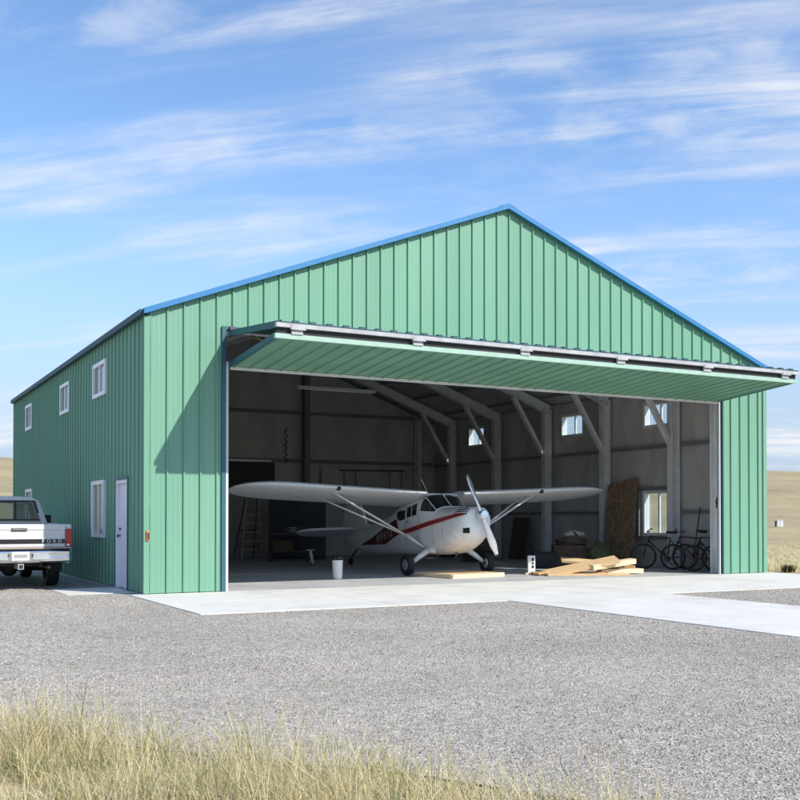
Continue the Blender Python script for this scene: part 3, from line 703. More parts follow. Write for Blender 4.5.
# propeller
pr = bpy.data.objects.new('propeller', None); COL.objects.link(pr); pr.parent = air; pr.location = L3(0, 1.47, 1.41); pr.rotation_euler = (math.radians(-6), 0, 0)
def blade(sign):
    rows = []
    for i in range(13):
        t = i / 12; r = .05 + t * .92; ch = .048 + .038 * math.sin(min(1, t * 1.25) * PI * .62) - .045 * max(0, t - .75) / .25; tw = math.radians(58 - 42 * t); th = .035 * (1 - t) + .008
        ring = []
        for k in range(12):
            a = 2 * PI * k / 12; x = ch * math.cos(a); y = th * math.sin(a); ring.append((x * math.cos(tw) - y * math.sin(tw), x * math.sin(tw) + y * math.cos(tw), r))
        rows.append(ring)
    ang = math.radians(-20.5 + (180 if sign < 0 else 0)); Rm = Matrix.Rotation(ang, 3, 'Y')
    rows = [[tuple(Rm @ Vector(v)) for v in ring] for ring in rows]
    mb = MB(); mb.grid(rows, True, closed=True); mb.add(rows[-1], [tuple(range(12))]); return mb.build('blade', 'alu', pr)
blade(1); blade(-1)
MB().lathe([(0, -.12), (.085, -.115), (.105, -.09), (.11, .0), (.10, .06), (.08, .13)], 'y', n=24, smooth=False).build('hub', 'alu', pr)
# tail
def tailsurf(pts, z, t):
    mb = MB(); n = len(pts); c = Vector((sum(p[0] for p in pts) / n, sum(p[1] for p in pts) / n, 0)); rows = []
    for k, h in ((0, t / 2), (1, t / 2)): pass
    ring = lambda sc, h: [((p[0] - c.x) * sc + c.x, (p[1] - c.y) * sc + c.y, z + h + (5.25 - p[1]) * .21) for p in pts]
    rows = [ring(.9, -t / 2), ring(1, -t * .15), ring(1, t * .15), ring(.9, t / 2)]
    mb.grid(rows, True, closed=True); mb.add(rows[0], [tuple(range(n))]); mb.add(rows[-1], [tuple(range(n))]); return mb
for sg in (-1, 1):
    stab = [(0.06, -4.75), (.8, -4.80), (1.35, -4.88), (1.6, -4.98), (1.7, -5.12), (1.72, -5.28), (1.62, -5.34), (.06, -5.34)]
    tailsurf([L3(sg * s, f, 0)[:2] for s, f in stab], .945, .07).build('stabilizer', 'plane_silver', air)
    elev = [(0.1, -5.365), (1.6, -5.365), (1.55, -5.55), (1.35, -5.72), (.9, -5.8), (.3, -5.78)]
    tailsurf([L3(sg * s, f, 0)[:2] for s, f in elev], .95, .05).build('elevator', 'plane_silver', air)
fin = [(-4.0, 1.06), (-4.35, 1.2), (-4.62, 1.62), (-4.85, 1.82), (-5.1, 1.9), (-5.25, 1.9), (-5.25, .95), (-4.6, 1.0)]
MB().prism([L3(-.03, f, z) for f, z in fin], (.06, 0, 0)).build('fin', 'plane_white', air, bevel=.015)
rud = [(-5.27, 1.9), (-5.5, 1.84), (-5.75, 1.55), (-5.85, 1.15), (-5.8, .75), (-5.27, .75)]
MB().prism([L3(-.025, f, z) for f, z in rud], (.05, 0, 0)).build('rudder', 'plane_white', air, bevel=.015)
tw = MB().lathe([(.03, -.03), (.09, -.04), (.11, 0), (.09, .04), (.03, .03)], 'x', L3(0, -5.35, .11), n=20, closed=True).build('tail_wheel', 'black', air)
MB().beam(L3(0, -4.9, .50), L3(0, -5.35, .2), .05, .03).build('tail_spring', 'steel_dark', tw)
MB().tube([L3(-.12, -.75, 1.93), L3(-.38, -.65, 2.28)], .008, 6).build('antenna', 'plane_white', air)
MB().tube([L3(-.1, .55, .53), L3(-.1, .5, .43)], .025, 8).build('exhaust_pipe', 'steel_dark', air)

# ================================================================ PICKUP
TX, TY = -1.78, 2.28
tk = thing('pickup_truck', 'white pickup truck parked tail-first beside the hangar wall', 'pickup truck', (TX, TY, GZ))
hwid = .95
# bed: side panels, floor, tailgate   (local y = forward from tailgate)
b0, b1, zt, zb = 0.02, 2.40, 1.235, .62
def side_panel(sg):
    prof = [(.86, 1.18), (.86, zt - .02), (.88, zt), (.935, zt), (.95, zt - .03), (.955, 1.0), (.968, .93), (.968, .84), (.95, .8), (.93, .5), (.88, .48), (.86, .6)]
    arch = lambda y: 0
    rows = []
    ys = np.linspace(b0, b1, 33)
    for y in ys:
        r = []
        d = abs(y - 1.28); lift = math.sqrt(max(0, .43**2 - d**2)) + .36 if d < .43 else 0
        for (x, z) in prof:
            zz = max(z, lift) if z < .85 else z
            r.append((sg * x, y, zz))
        rows.append(r)
    mb = MB(); mb.grid(rows, False, closed=True); mb.add(rows[0], [tuple(range(len(prof)))]); mb.add(rows[-1], [tuple(range(len(prof)))])
    return mb
bed = MB(); bed.bx((-.86, b0, .60), (.86, b1, .66)); bed.bx((-.86, b1 - .04, .66), (.86, b1, zt - .02)); bedo = bed.build('bed', 'truck_white', tk)
for sg in (-1, 1): side_panel(sg).build('bed_side', 'truck_white', tk, bevel=.012)
mb = MB()
prof = [(-.0, .66), (-.0, .80), (-.012, .81), (-.012, .975), (-.0, .985), (.0, 1.12), (-.012, 1.135), (-.014, zt - .02), (.0, zt), (.05, zt), (.055, .66)]
mb.prism([(-.83, y, z) for y, z in prof], (1.66, 0, 0)); tg = mb.build('tailgate', 'truck_white', tk, bevel=.006)
MB().bx((-.83, -.018, .87), (.83, -.0125, .955)).build('trim_band', 'black_gloss', tg)
MB().bx((-.83, -.006, .68), (.83, -.0005, .805)).build('lower_panel', 'truck_tan', tg)
text_mesh('lettering', 'FORD', .09, 'white_plastic', tg, Matrix.Translation((.59, -.0195, .912)) @ Matrix.Rotation(PI / 2, 4, 'X'), .004, 1.6, 1.15)
text_mesh('badge', 'XLT', .06, 'chrome', tg, Matrix.Translation((.60, -.008, .755)) @ Matrix.Rotation(PI / 2, 4, 'X'), .004, 1.3, 1.2)
mb = MB(); mb.bx((-.14, -.018, 1.105), (.14, -.0145, 1.165)); mb.build('tailgate_handle', 'steel_dark', tg, bevel=.004)
MB().bx((-.12, -.024, 1.13), (.12, -.0185, 1.155)).build('handle_lever', 'chrome', tg)
for sg in (-1, 1):
    mb = MB(); xa, xb = sorted((sg * .838, sg * .962)); mb.bx((xa, -.02, .80), (xb, .1, 1.15)); tl = mb.build('tail_lamp', 'tail_red', tk, bevel=.015)
    MB().bx((min(sg * .855, sg * .91), -.026, .82), (max(sg * .855, sg * .91), -.0205, .86)).build('reversing_lens', 'white_plastic', tl)
# bumper
mb = MB(); prof = [(-.16, .52), (-.2, .55), (-.2, .61), (-.175, .63), (-.2, .65), (-.2, .72), (-.17, .755), (.0, .755), (.0, .52)]
rows = []
for x in (-.94, -.88, -.4, 0, .4, .88, .94):
    sh = .07 if abs(x) > .9 else .015 if abs(x) > .8 else 0
    rows.append([(x, y + sh if y < -.01 else y, z) for y, z in prof])
mb.grid(rows, False, closed=True); mb.add(rows[0], [tuple(range(9))]); mb.add(rows[-1], [tuple(range(9))]); bp = mb.build('bumper', 'chrome', tk, bevel=.008)
MB().bx((-.9, -.19, .757), (.9, .0, .775)).build('step_pad', 'black', bp)
MB().bx((-.155, -.212, .565), (.155, -.203, .725)).build('licence_plate', 'plate', bp)
MB().bx((-.12, -.214, .61), (.12, -.2125, .68)).build('plate_band', 'truck_silver', bp)
for sg in (-1, 1):
    MB().bx((sg * .36 - .14, -.21, .58), (sg * .36 + .14, -.203, .70)).build('bumper_recess', 'galv', bp)
    MB().tube([(sg * .21, -.215, .66), (sg * .21, -.2, .66)], .02).build('plate_lamp', 'black', bp)
mb = MB(); mb.bx((-.05, -.26, .40), (.05, .3, .50)); mb.build('hitch_receiver', 'galv', bp)
MB().bx((-.035, -.262, .415), (.035, -.2605, .485)).build('hitch_opening', 'black', bp)
# chassis
mb = MB(); mb.bx((-.45, .1, .42), (-.37, 5.0, .56)); mb.bx((.37, .1, .42), (.45, 5.0, .56)); mb.bx((-.45, .2, .44), (.45, .3, .54)); mb.tube([(-.8, 1.28, .36), (.8, 1.28, .36)], .06); mb.lathe([(0, -.16), (.12, -.1), (.16, 0), (.12, .1), (0, .16)], 'y', (0, 1.28, .36), n=16); mb.bx((-.35, .35, .45), (.35, 1.0, .58)); mb.build('chassis', 'black', tk)
mb = MB(); mb.tube([(.55, .05, .42), (.55, 1.0, .42), (.5, 2.5, .4)], .03); mb.build('tail_pipe', 'steel_dark', tk)
# cab
c0, c1 = 2.44, 4.05
def cabsec(y, w0, w1, z0, z1, r=.1):
    return [(-w0, y, z0), (-w0, y, 1.2), (-w1 - .015, y, z1 - r), (-w1 + .03, y, z1 - .035), (-w1 + .12, y, z1), (w1 - .12, y, z1), (w1 - .03, y, z1 - .035), (w1 + .015, y, z1 - r), (w0, y, 1.2), (w0, y, z0)]
# body below belt
mb = MB(); rows = [[(-.945, y, .48), (-.96, y, .9), (-.945, y, zt - .02), (-.90, y, zt), (.90, y, zt), (.945, y, zt - .02), (.96, y, .9), (.945, y, .48)] for y in (c0, c0 + .02, 3.3, c1 + .1)]
mb.grid(rows, False, closed=True); mb.add(rows[0], [tuple(range(8))]); mb.add(rows[-1], [tuple(range(8))]); cab = mb.build('cab', 'truck_white', tk, bevel=.012)
# pillars and roof
ztop = 1.80; wt = .66; wb = .90
mb = MB(); rows = [[(-wt - .07, y, ztop - .13 - d), (-wt - .03, y, ztop - .05 - d), (-wt + .08, y, ztop - d), (0, y, ztop + .012 - d), (wt - .08, y, ztop - d), (wt + .03, y, ztop - .05 - d), (wt + .07, y, ztop - .13 - d), (wt - .05, y, ztop - .11 - d), (0, y, ztop - .07 - d), (-wt + .05, y, ztop - .11 - d)] for y, d in ((c0 + .02, .015), (c0 + .1, 0), (3.0, 0), (3.45, .01), (3.55, .04))]
mb.grid(rows, True, closed=True); mb.add(rows[0], [tuple(range(10))]); mb.add(rows[-1], [tuple(range(10))]); mb.build('roof', 'truck_white', cab)
for sg in (-1, 1):
    MB().beam((sg * (wb - .045), c0 + .03, zt - .01), (sg * (wt + .02), c0 + .06, ztop - .09), .11, .10, (0, 1, 0)).build('pillar', 'truck_silver', cab)
    MB().beam((sg * (wb - .02), c1 + .05, zt - .01), (sg * (wt + .03), 3.5, ztop - .1), .07, .06, (0, 1, 0)).build('pillar', 'truck_white', cab)
    mb = MB(); mb.add([(sg * (wb + .0), c0 + .1, zt), (sg * (wb + .0), c1 - .02, zt), (sg * (wt + .055), 3.5, ztop - .12), (sg * (wt + .055), c0 + .1, ztop - .12)], [(0, 1, 2, 3)]); mb.build('side_window', 'truck_glass', cab, solid=.006)
    mi = MB(); mi.bx((sg * 1.10 - .12, 3.70, 1.25), (sg * 1.10 + .1, 3.78, 1.42)); mi.bx((min(sg * .9, sg * 1.0), 3.72, 1.28), (max(sg * .9, sg * 1.0), 3.76, 1.32)); mi.build('door_mirror', 'black', tk, bevel=.015)
mb = MB(); mb.bx((-wb + .1, c0 + .012, zt - .02), (wb - .1, c0 + .05, zt + .06)); mb.build('window_sill', 'truck_silver', cab)
yw = c0 + .03
mb = MB(); zt1 = ztop - .09
def ring_frame(w0, w1, z0, z1, t, y):
    o_ = [(-w0, y, z0), (w0, y, z0), (w1, y, z1), (-w1, y, z1)]; i_ = [(-w0 + t, y, z0 + t), (w0 - t, y, z0 + t), (w1 - t, y, z1 - t), (-w1 + t, y, z1 - t)]
    m_ = MB(); m_.add(o_ + i_, [(k, (k + 1) % 4, 4 + (k + 1) % 4, 4 + k) for k in range(4)]); return m_
rw = ring_frame(.79, .66, zt + .06, zt1 + .01, .035, yw - .025).build('window_seal', 'black', cab, solid=.02)
for x in (-.27, .27): MB().bx((x - .016, yw - .02, zt + .09), (x + .016, yw, zt1)).build('window_bar', 'black', cab)
mb = MB(); mb.add([(-.76, yw, zt + .07), (.76, yw, zt + .07), (.64, yw, zt1), (-.64, yw, zt1)], [(0, 1, 2, 3)]); mb.build('rear_window', 'truck_glass', cab, solid=.006)
mb = MB(); mb.add([(-.84, c1 + .08, zt), (.84, c1 + .08, zt), (.66, 3.54, ztop - .08), (-.66, 3.54, ztop - .08)], [(0, 1, 2, 3)]); mb.build('windscreen', 'truck_glass', cab, solid=.006)
mb = MB(); mb.bx((-.7, 2.62, .9), (.7, 2.8, 1.33)); mb.build('bench_seat', 'truck_silver', cab, bevel=.05)
mb = MB(); mb.bx((-.82, c1 - .1, 1.0), (.82, c1 + .06, 1.22)); mb.build('dashboard', 'steel_dark', cab, bevel=.03)
# hood / front
mb = MB(); rows = [[(-.95, y, .48), (-.965, y, .88), (-.93, y, z - .05), (-.85, y, z), (.85, y, z), (.93, y, z - .05), (.965, y, .88), (.95, y, .48)] for y, z in ((c1 + .105, zt - .01), (4.7, 1.2), (5.2, 1.14), (5.3, 1.06))]
mb.grid(rows, False, closed=True); mb.add(rows[0], [tuple(range(8))]); mb.add(rows[-1], [tuple(range(8))]); ho = mb.build('hood', 'truck_white', tk, bevel=.015)
MB().bx((-.6, 5.302, .78), (.6, 5.33, 1.02)).build('front_grille', 'steel_dark', ho)
for sg in (-1, 1): MB().bx((min(sg * .62, sg * .9), 5.302, .8), (max(sg * .62, sg * .9), 5.34, 1.0)).build('headlight', 'white_plastic', ho)
MB().bx((-.95, 5.31, .48), (.95, 5.45, .68)).build('bumper', 'chrome', tk, bevel=.02)
for y in (1.28, 4.62):
    for sg in (-1, 1):
        r = .36; wo = MB().lathe([(.2, -.1), (.3, -.12), (.345, -.11), (r, -.07), (r, .07), (.345, .11), (.3, .12), (.2, .1)], 'x', (sg * .79, y, r), n=36, closed=True).build('wheel', 'black', tk)
        MB().lathe([(0, sg * .03), (.07, sg * .04), (.09, sg * .02), (.17, sg * .0), (.2, sg * .09), (.2, -sg * .09), (0, -sg * .09)], 'x', (sg * .79, y, r), n=28).build('rim', 'chrome', wo)
        MB().bx((sg * .79 - .14, y - .42, .3), (sg * .79 + .14, y - .4, .62)).build('mud_flap', 'black', tk)

# ================================================================ THINGS IN THE HANGAR
# ladder
ld = thing('step_ladder', 'tall tan step ladder with dark rear legs standing open near the back wall', 'ladder', (7.2, 14.3, 0), math.radians(-24))
mb = MB()
Hl = 2.5
for sg in (-1, 1): mb.beam((sg * .33, 0, 0), (sg * .17, .45, Hl), .06, .09, (0, 1, 0))
mb.build('front_rails', 'ladder_wood', ld)
for k in range(8):
    t = (k + 1) / 8.6; MB().box((0, .45 * t, Hl * t), (2 * (.33 - .16 * t) - .065, .12, .05)).build('step', 'ladder_wood', ld)
MB().box((0, .47, Hl + .015), (.42, .2, .03)).build('ladder_top', 'ladder_wood', ld)
for sg in (-1, 1): MB().beam((sg * .33 - .34, .95, 0), (sg * .17, .5, Hl - .05), .03, .04, (0, 1, 0)).build('rear_leg', 'black', ld)
mb = MB()
for k in range(4): t = (k + .7) / 4.6; mb.beam((-.33 - .34 + .5 * t, .95 - .45 * t, Hl * t), (.33 - .34 + .17 * t, .95 - .45 * t, Hl * t), .02, .025)
mb.build('rear_brace', 'black', ld)
# cabinet
cb = thing('storage_cabinet', 'tall navy black two-door cabinet standing toward the back wall', 'cabinet', (8.15, 12.75, 0), math.radians(-28))
MB().bx((-.9, 0, .06), (.9, .6, 2.15)).build('carcass', 'navy', cb, bevel=.01)
for sg in (-1, 1):
    d_ = MB().bx((min(sg * .006, sg * .89), -.024, .09), (max(sg * .006, sg * .89), -.002, 2.12)).build('door', 'navy', cb, bevel=.004)
    MB().tube([(sg * .06, -.04, 1.0), (sg * .06, -.04, 1.25)], .01).build('handle', 'steel_dark', d_)
MB().bx((-.88, .03, 0), (.88, .57, .058)).build('plinth', 'black', cb)
# workbench with dark kit
wb_ = thing('workbench', 'low dark workbench left of the navy cabinet', 'workbench', (7.35, 11.0, 0), math.radians(-24))
MB().bx((-.75, 0, .82), (.45, .6, .88)).build('bench_top', 'brown', wb_)
for x in (-.7, .4):
    for y in (.05, .55): MB().bx((x - .04, y - .04, 0), (x + .04, y + .04, .818)).build('leg', 'black', wb_)
MB().bx((-.7, .1, .3), (.4, .55, .34)).build('shelf', 'brown', wb_)
tb = thing('tool_chest', 'dark tool chest with drawers on the low workbench', 'tool chest', (7.4, 11.22, .88), math.radians(-24))
MB().bx((-.3, -.18, 0), (.3, .2, .2)).build('chest_body', 'navy', tb, bevel=.01)
for k in range(3):
    dd = MB().bx((-.28, -.194, .02 + k * .06), (.28, -.182, .07 + k * .06)).build('drawer', 'navy', tb); MB().bx((-.1, -.205, .04 + k * .06), (.1, -.195, .05 + k * .06)).build('handle', 'galv', dd)
cr_ = thing('shelf_crate', 'dark crate on the lower shelf of the workbench', 'crate', (7.15, 11.42, .34), math.radians(-24))
MB().bx((-.3, -.15, 0), (.3, .15, .03)).build('crate_base', 'brown', cr_)
for a, b in (((-.3, -.15), (.3, -.12)), ((-.3, .12), (.3, .15)), ((-.3, -.118), (-.27, .118)), ((.27, -.118), (.3, .118))): MB().bx((a[0], a[1], .031), (b[0], b[1], .3)).build('crate_side', 'brown', cr_)
# back wall panels
pn = thing('plain_board', 'dark green board on the back wall under a pale bar', 'board', (6.6, D - .3, 2.45))
MB().bx((-1.6, 0, -.15), (1.95, .04, .82)).build('board_face', mat('dark_green_board', (.05, .065, .05), .7), pn)
MB().bx((-1.65, -.06, .83), (1.8, .02, .90)).build('top_bar', 'galv', pn)
for k, (x, w, lab) in enumerate(((10.75, .85, 'pale grey board on the back wall just right of the column'), (12.1, .75, 'pale grey board on the back wall under the hanging rail'))):
    MBo = MB().bx((x - w / 2, D - .30, 1.2), (x + w / 2, D - .265, 3.1)).build('plain_board', 'liner', None, bevel=.004); tag(MBo, lab, 'board')
hr_ = thing('hanging_rail', 'thin dark rail hung on the back wall above the airplane', 'rail', (12.3, D - .35, 3.05))
MB().tube([(-1.3, 0, 0), (1.35, 0, .03)], .025).build('bar', 'steel_dark', hr_)
for x in (-1.1, .75, 1.25): MB().tube([(x, 0, 0), (x, .02, -.6)], .015).build('hook', 'steel_dark', hr_)
# coiled cable on back wall between girts
mb = MB(); mb.tube([(8.95 + .05 * math.sin(i * 1.7), D - .33, 4.5 - i * .06) for i in range(22)], .02, 6); tag(mb.build('hanging_cable', 'black'), 'dark kinked cable hanging on the back wall left of the column', 'cable')
# strip light
sl_ = thing('strip_light', 'long unlit strip light hung under the hangar roof', 'light', (7.84, 9.0, 5.0))
mb = MB(); mb.prism([(-1.24, -.06, .03), (-1.24, .06, .03), (-1.24, .04, .09), (-1.24, -.04, .09)], (2.48, 0, 0)); mb.build('housing', 'white_steel', sl_)
for y in (-.04, .04): MB().tube([(-1.2, y, 0.01), (1.2, y, 0.01)], .017).build('tube', 'white_plastic', sl_)
for x in (-.95, .95): MB().tube([(x, 0, .09), (x, 0, gable(7.84 + x) - 5.0 - .22)], .006, 5).build('chain', 'steel_dark', sl_)
# bucket
bk = thing('white_bin', 'tall white bin stuffed with black bags near the airplane wing', 'bin', (4.85, 2.46, 0))
MB().lathe([(0, .0), (.095, .0), (.105, .02), (.118, .40), (.124, .405), (.124, .42), (.112, .42), (.10, .05), (0, .05)], 'z', n=28).build('bin_body', 'white_plastic', bk)
mb = MB(); 
for i in range(7):
    a = i * 2.4; r = .055 if i else 0; c = (r * math.cos(a), r * math.sin(a), .43 + .02 * (i % 3)); mb.lathe([(.001, -.06), (.045, -.045), (.062, 0), (.04, .05), (.001, .065)], 'z', c, n=9)
mb.build('black_bag', 'black_gloss', bk)
# white T stand
ts = thing('tow_stand', 'small white leaning stand with a T-shaped top on the hangar floor', 'stand', (7.05, 8.9, 0))
MB().tube([(0, 0, .04), (-.05, 0, .30), (-.08, 0, .42)], [.055, .045, .03], 12).build('post', 'white_plastic', ts)
MB().tube([(-.2, 0, .43), (.06, 0, .43)], .018, 8).build('cross_bar', 'white_plastic', ts)
MB().lathe([(0, 0), (.09, 0), (.09, .03), (.05, .045), (0, .045)], 'z', n=18).build('base', 'steel_dark', ts)
# pallet platform under the nose
pl = thing('wooden_platform', 'low pale wooden platform lying under the airplane nose', 'platform', (7.78, 2.22, 0), math.radians(8))
MB().bx((-.74, -.72, .068), (.74, .62, .086)).build('deck_sheet', 'wood', pl)
for (a, b) in (((-.76, -.76), (.76, -.722)), ((-.76, .622), (.76, .66))): MB().bx((a[0], a[1], .0), (b[0], b[1], .095)).build('edge_board', 'wood_pale', pl, bevel=.003)
for x in (-.78, -.02, .742): MB().bx((x, -.72, 0), (x + .038, .62, .066 if abs(x) < .1 else .095)).build('edge_board', 'wood_pale', pl, bevel=.003)
# white upright carton with base
ca = thing('white_carton', 'narrow white upright carton with black marks left of the boards', 'carton', (9.72, 2.05, .045), math.radians(-25))
MB().bx((-.085, -.06, 0), (.085, .06, .40)).build('carton_body', 'white_plastic', ca, bevel=.005)
for (a, b) in ((.27, .35), (.11, .17), (.2, .24)): MB().bx((.0, -.066, a), (.05, -.0605, b)).build('printed_mark', 'black', ca)
blk = MB().bx((-.17, -.09, 0), (.17, .09, .042)).build('white_block', 'wood_pale', None, bevel=.004); blk.location = (9.74, 2.04, 0); blk.rotation_euler = (0, 0, math.radians(-25)); tag(blk, 'small pale block under the white upright carton', 'block')
# boards
def board(c, L, w, t, rz, ry, rx, m, label, bow=0):
    mb = MB(); rows = []
    for i in range(9):
        x = -L / 2 + L * i / 8; z = bow * (1 - (2 * x / L) ** 2); rows.append([(x, -w / 2, z - t / 2), (x, w / 2, z - t / 2), (x, w / 2, z + t / 2), (x, -w / 2, z + t / 2)])
    mb.grid(rows, False, closed=True); mb.add(rows[0], [(0, 1, 2, 3)]); mb.add(rows[-1], [(0, 1, 2, 3)])
    o = mb.build('wooden_board', m, None, bevel=.004); o.location = c; o.rotation_euler = (math.radians(rx), math.radians(ry), math.radians(rz)); tag(o, label, 'board', 'boards piled on the apron edge'); return o
board((10.55, 1.00, .024), 1.95, .30, .045, -20, 0, 0, 'wood', 'flat warm-toned board at the bottom front of the lumber pile')
board((10.35, 1.45, .035), 1.7, .34, .07, -26, 0, 0, 'wood_warm', 'brown board lying flat at the back bottom of the pile')
board((11.62, 1.10, .075), 1.15, .24, .11, -8, 0, 0, 'wood_pale', 'short thick pale board low at the right end of the pile')
board((10.58, 1.22, .20), 1.75, .40, .07, -20, -11, 16, 'wood', 'long tilted board rising to the right on top of the pile')
board((11.30, 1.00, .25), 1.25, .22, .12, -2, -6, 3, 'wood_pale', 'thick pale board on top at the right of the pile')
board((11.2, 1.62, .27), 1.5, .34, .06, -30, 5, 12, 'wood', 'broad board sloping down to the right at the back of the pile')
board((11.75, 1.55, .16), 1.1, .14, .09, -30, 2, 0, 'wood_warm', 'narrow brown board behind the thick pale top board')
board((9.95, 1.62, .10), .9, .18, .04, 8, -8, 0, 'wood_warm', 'short brown offcut at the left end of the pile')
# osb sheet
ob = MB().bx((-.009, -.615, 0), (.009, .615, 2.44)).build('strand_board_sheet', 'osb'); ob.location = (14.42, 4.5, .03); ob.rotation_euler = (math.radians(-9), math.radians(12.0), 0); tag(ob, 'tall brown strand board sheet leaning against the window-side wall', 'board')
# clutter behind the pile
bn = thing('plastic_bin', 'squat black bin behind the lumber pile beside the grey column', 'bin', (11.9, 4.5, 0), math.radians(-30))
mb = MB(); mb.box((0, 0, .2), (.62, .42, .38)); mb.build('bin_body', 'black', bn, bevel=.02); MB().box((0, 0, .41), (.66, .46, .035)).build('lid', 'black', bn, bevel=.01)
bc = thing('brown_crate', 'brown crate with a sagging cloth behind the lumber pile', 'crate', (13.0, 4.85, 0), math.radians(-32))
MB().box((0, 0, .3), (.95, .6, .58)).build('crate_body', 'brown', bc, bevel=.02)
def lump(name, m, parent, c, rad, seed, squash=.7):
    bm = bmesh.new(); bmesh.ops.create_icosphere(bm, subdivisions=3, radius=1); rn = random.Random(seed); ph = [rn.uniform(0, 6) for _ in range(6)]
    for v in bm.verts:
        x, y, z = v.co; d = 1 + .16 * math.sin(4 * x + ph[0]) * math.sin(3.5 * y + ph[1]) + .12 * math.sin(7 * z + ph[2] + 3 * x) + .07 * math.sin(13 * y + ph[3])
        v.co *= d; v.co.z = max(-.75, v.co.z); v.co = Vector((v.co.x * rad[0], v.co.y * rad[1], v.co.z * rad[2])) + Vector(c)
    me = bpy.data.meshes.new(name); bm.to_mesh(me); bm.free()
    for p_ in me.polygons: p_.use_smooth = True
    me.materials.append(M[m]); o = bpy.data.objects.new(name, me); COL.objects.link(o)
    if parent: o.parent = parent
    return o
lump('cloth', 'brown', bc, (.05, 0, .68), (.42, .3, .13), 3)
hb = thing('pale_bundle', 'pale rolled bundle lying on top of the brown crate', 'bundle', (13.1, 4.8, .80), math.radians(-32))
MB().tube([(-.25, 0, .06), (.0, 0, .12), (.3, .05, .08)], [.06, .09, .05], 10).build('roll', 'liner', hb)
MB().tube([(.02, -.0, .10), (.05, 0, .13)], .1, 10).build('tie', 'black', hb)
bg = lump('olive_bag', 'olive', None, (0, 0, .40), (.34, .3, .36), 8); bg.location = (13.42, 4.1, -.1); tag(bg, 'mottled olive green bag beside the leaning strand board', 'bag')
dp = MB().bx((-.025, -.45, 0), (.025, .45, 1.35)).build('plain_board', 'brown', None, bevel=.005); dp.location = (14.62, 9.75, .01); dp.rotation_euler = (0, math.radians(9), 0); tag(dp, 'dark brown board leaning on the window wall behind the propeller', 'board')
dc = thing('parts_crate', 'low dark crate with loose rags on the floor past the propeller', 'crate', (12.4, 8.6, 0), math.radians(-30))
MB().box((0, 0, .17), (.9, .5, .32)).build('crate_body', 'black', dc, bevel=.01); lump('rag', 'brown', dc, (-.1, 0, .38), (.3, .2, .1), 5)
dr2 = thing('oil_drum', 'dark oil drum standing by the back right corner', 'drum', (13.7, 12.6, 0))
MB().lathe([(0, 0), (.285, 0), (.29, .02), (.28, .03), (.28, .28), (.29, .3), (.28, .32), (.28, .58), (.29, .6), (.28, .62), (.28, .86), (.29, .88), (.27, .87), (0, .86)], 'z', n=28).build('drum_body', 'navy', dr2); MB().lathe([(0, .86), (.03, .86), (.03, .885), (0, .885)], 'z', (.15, 0, 0), n=12).build('bung', 'galv', dr2)
# door cable at right jamb
mb = MB()
for k in range(4): mb.tube([(13.85 + .09 * math.cos(a / 10 * 2 * PI) * (1 + .1 * k), .14 - .012 * k, 1.72 + .14 * math.sin(a / 10 * 2 * PI + k)) for a in range(11)], .012, 6)
mb.tube([(13.85, .1, 1.6), (13.82, .1, 1.45), (13.9, .1, 1.35)], .012, 6)
tag(mb.build('hanging_cable', 'black'), 'dark coiled cable hanging on the door-side column', 'cable')

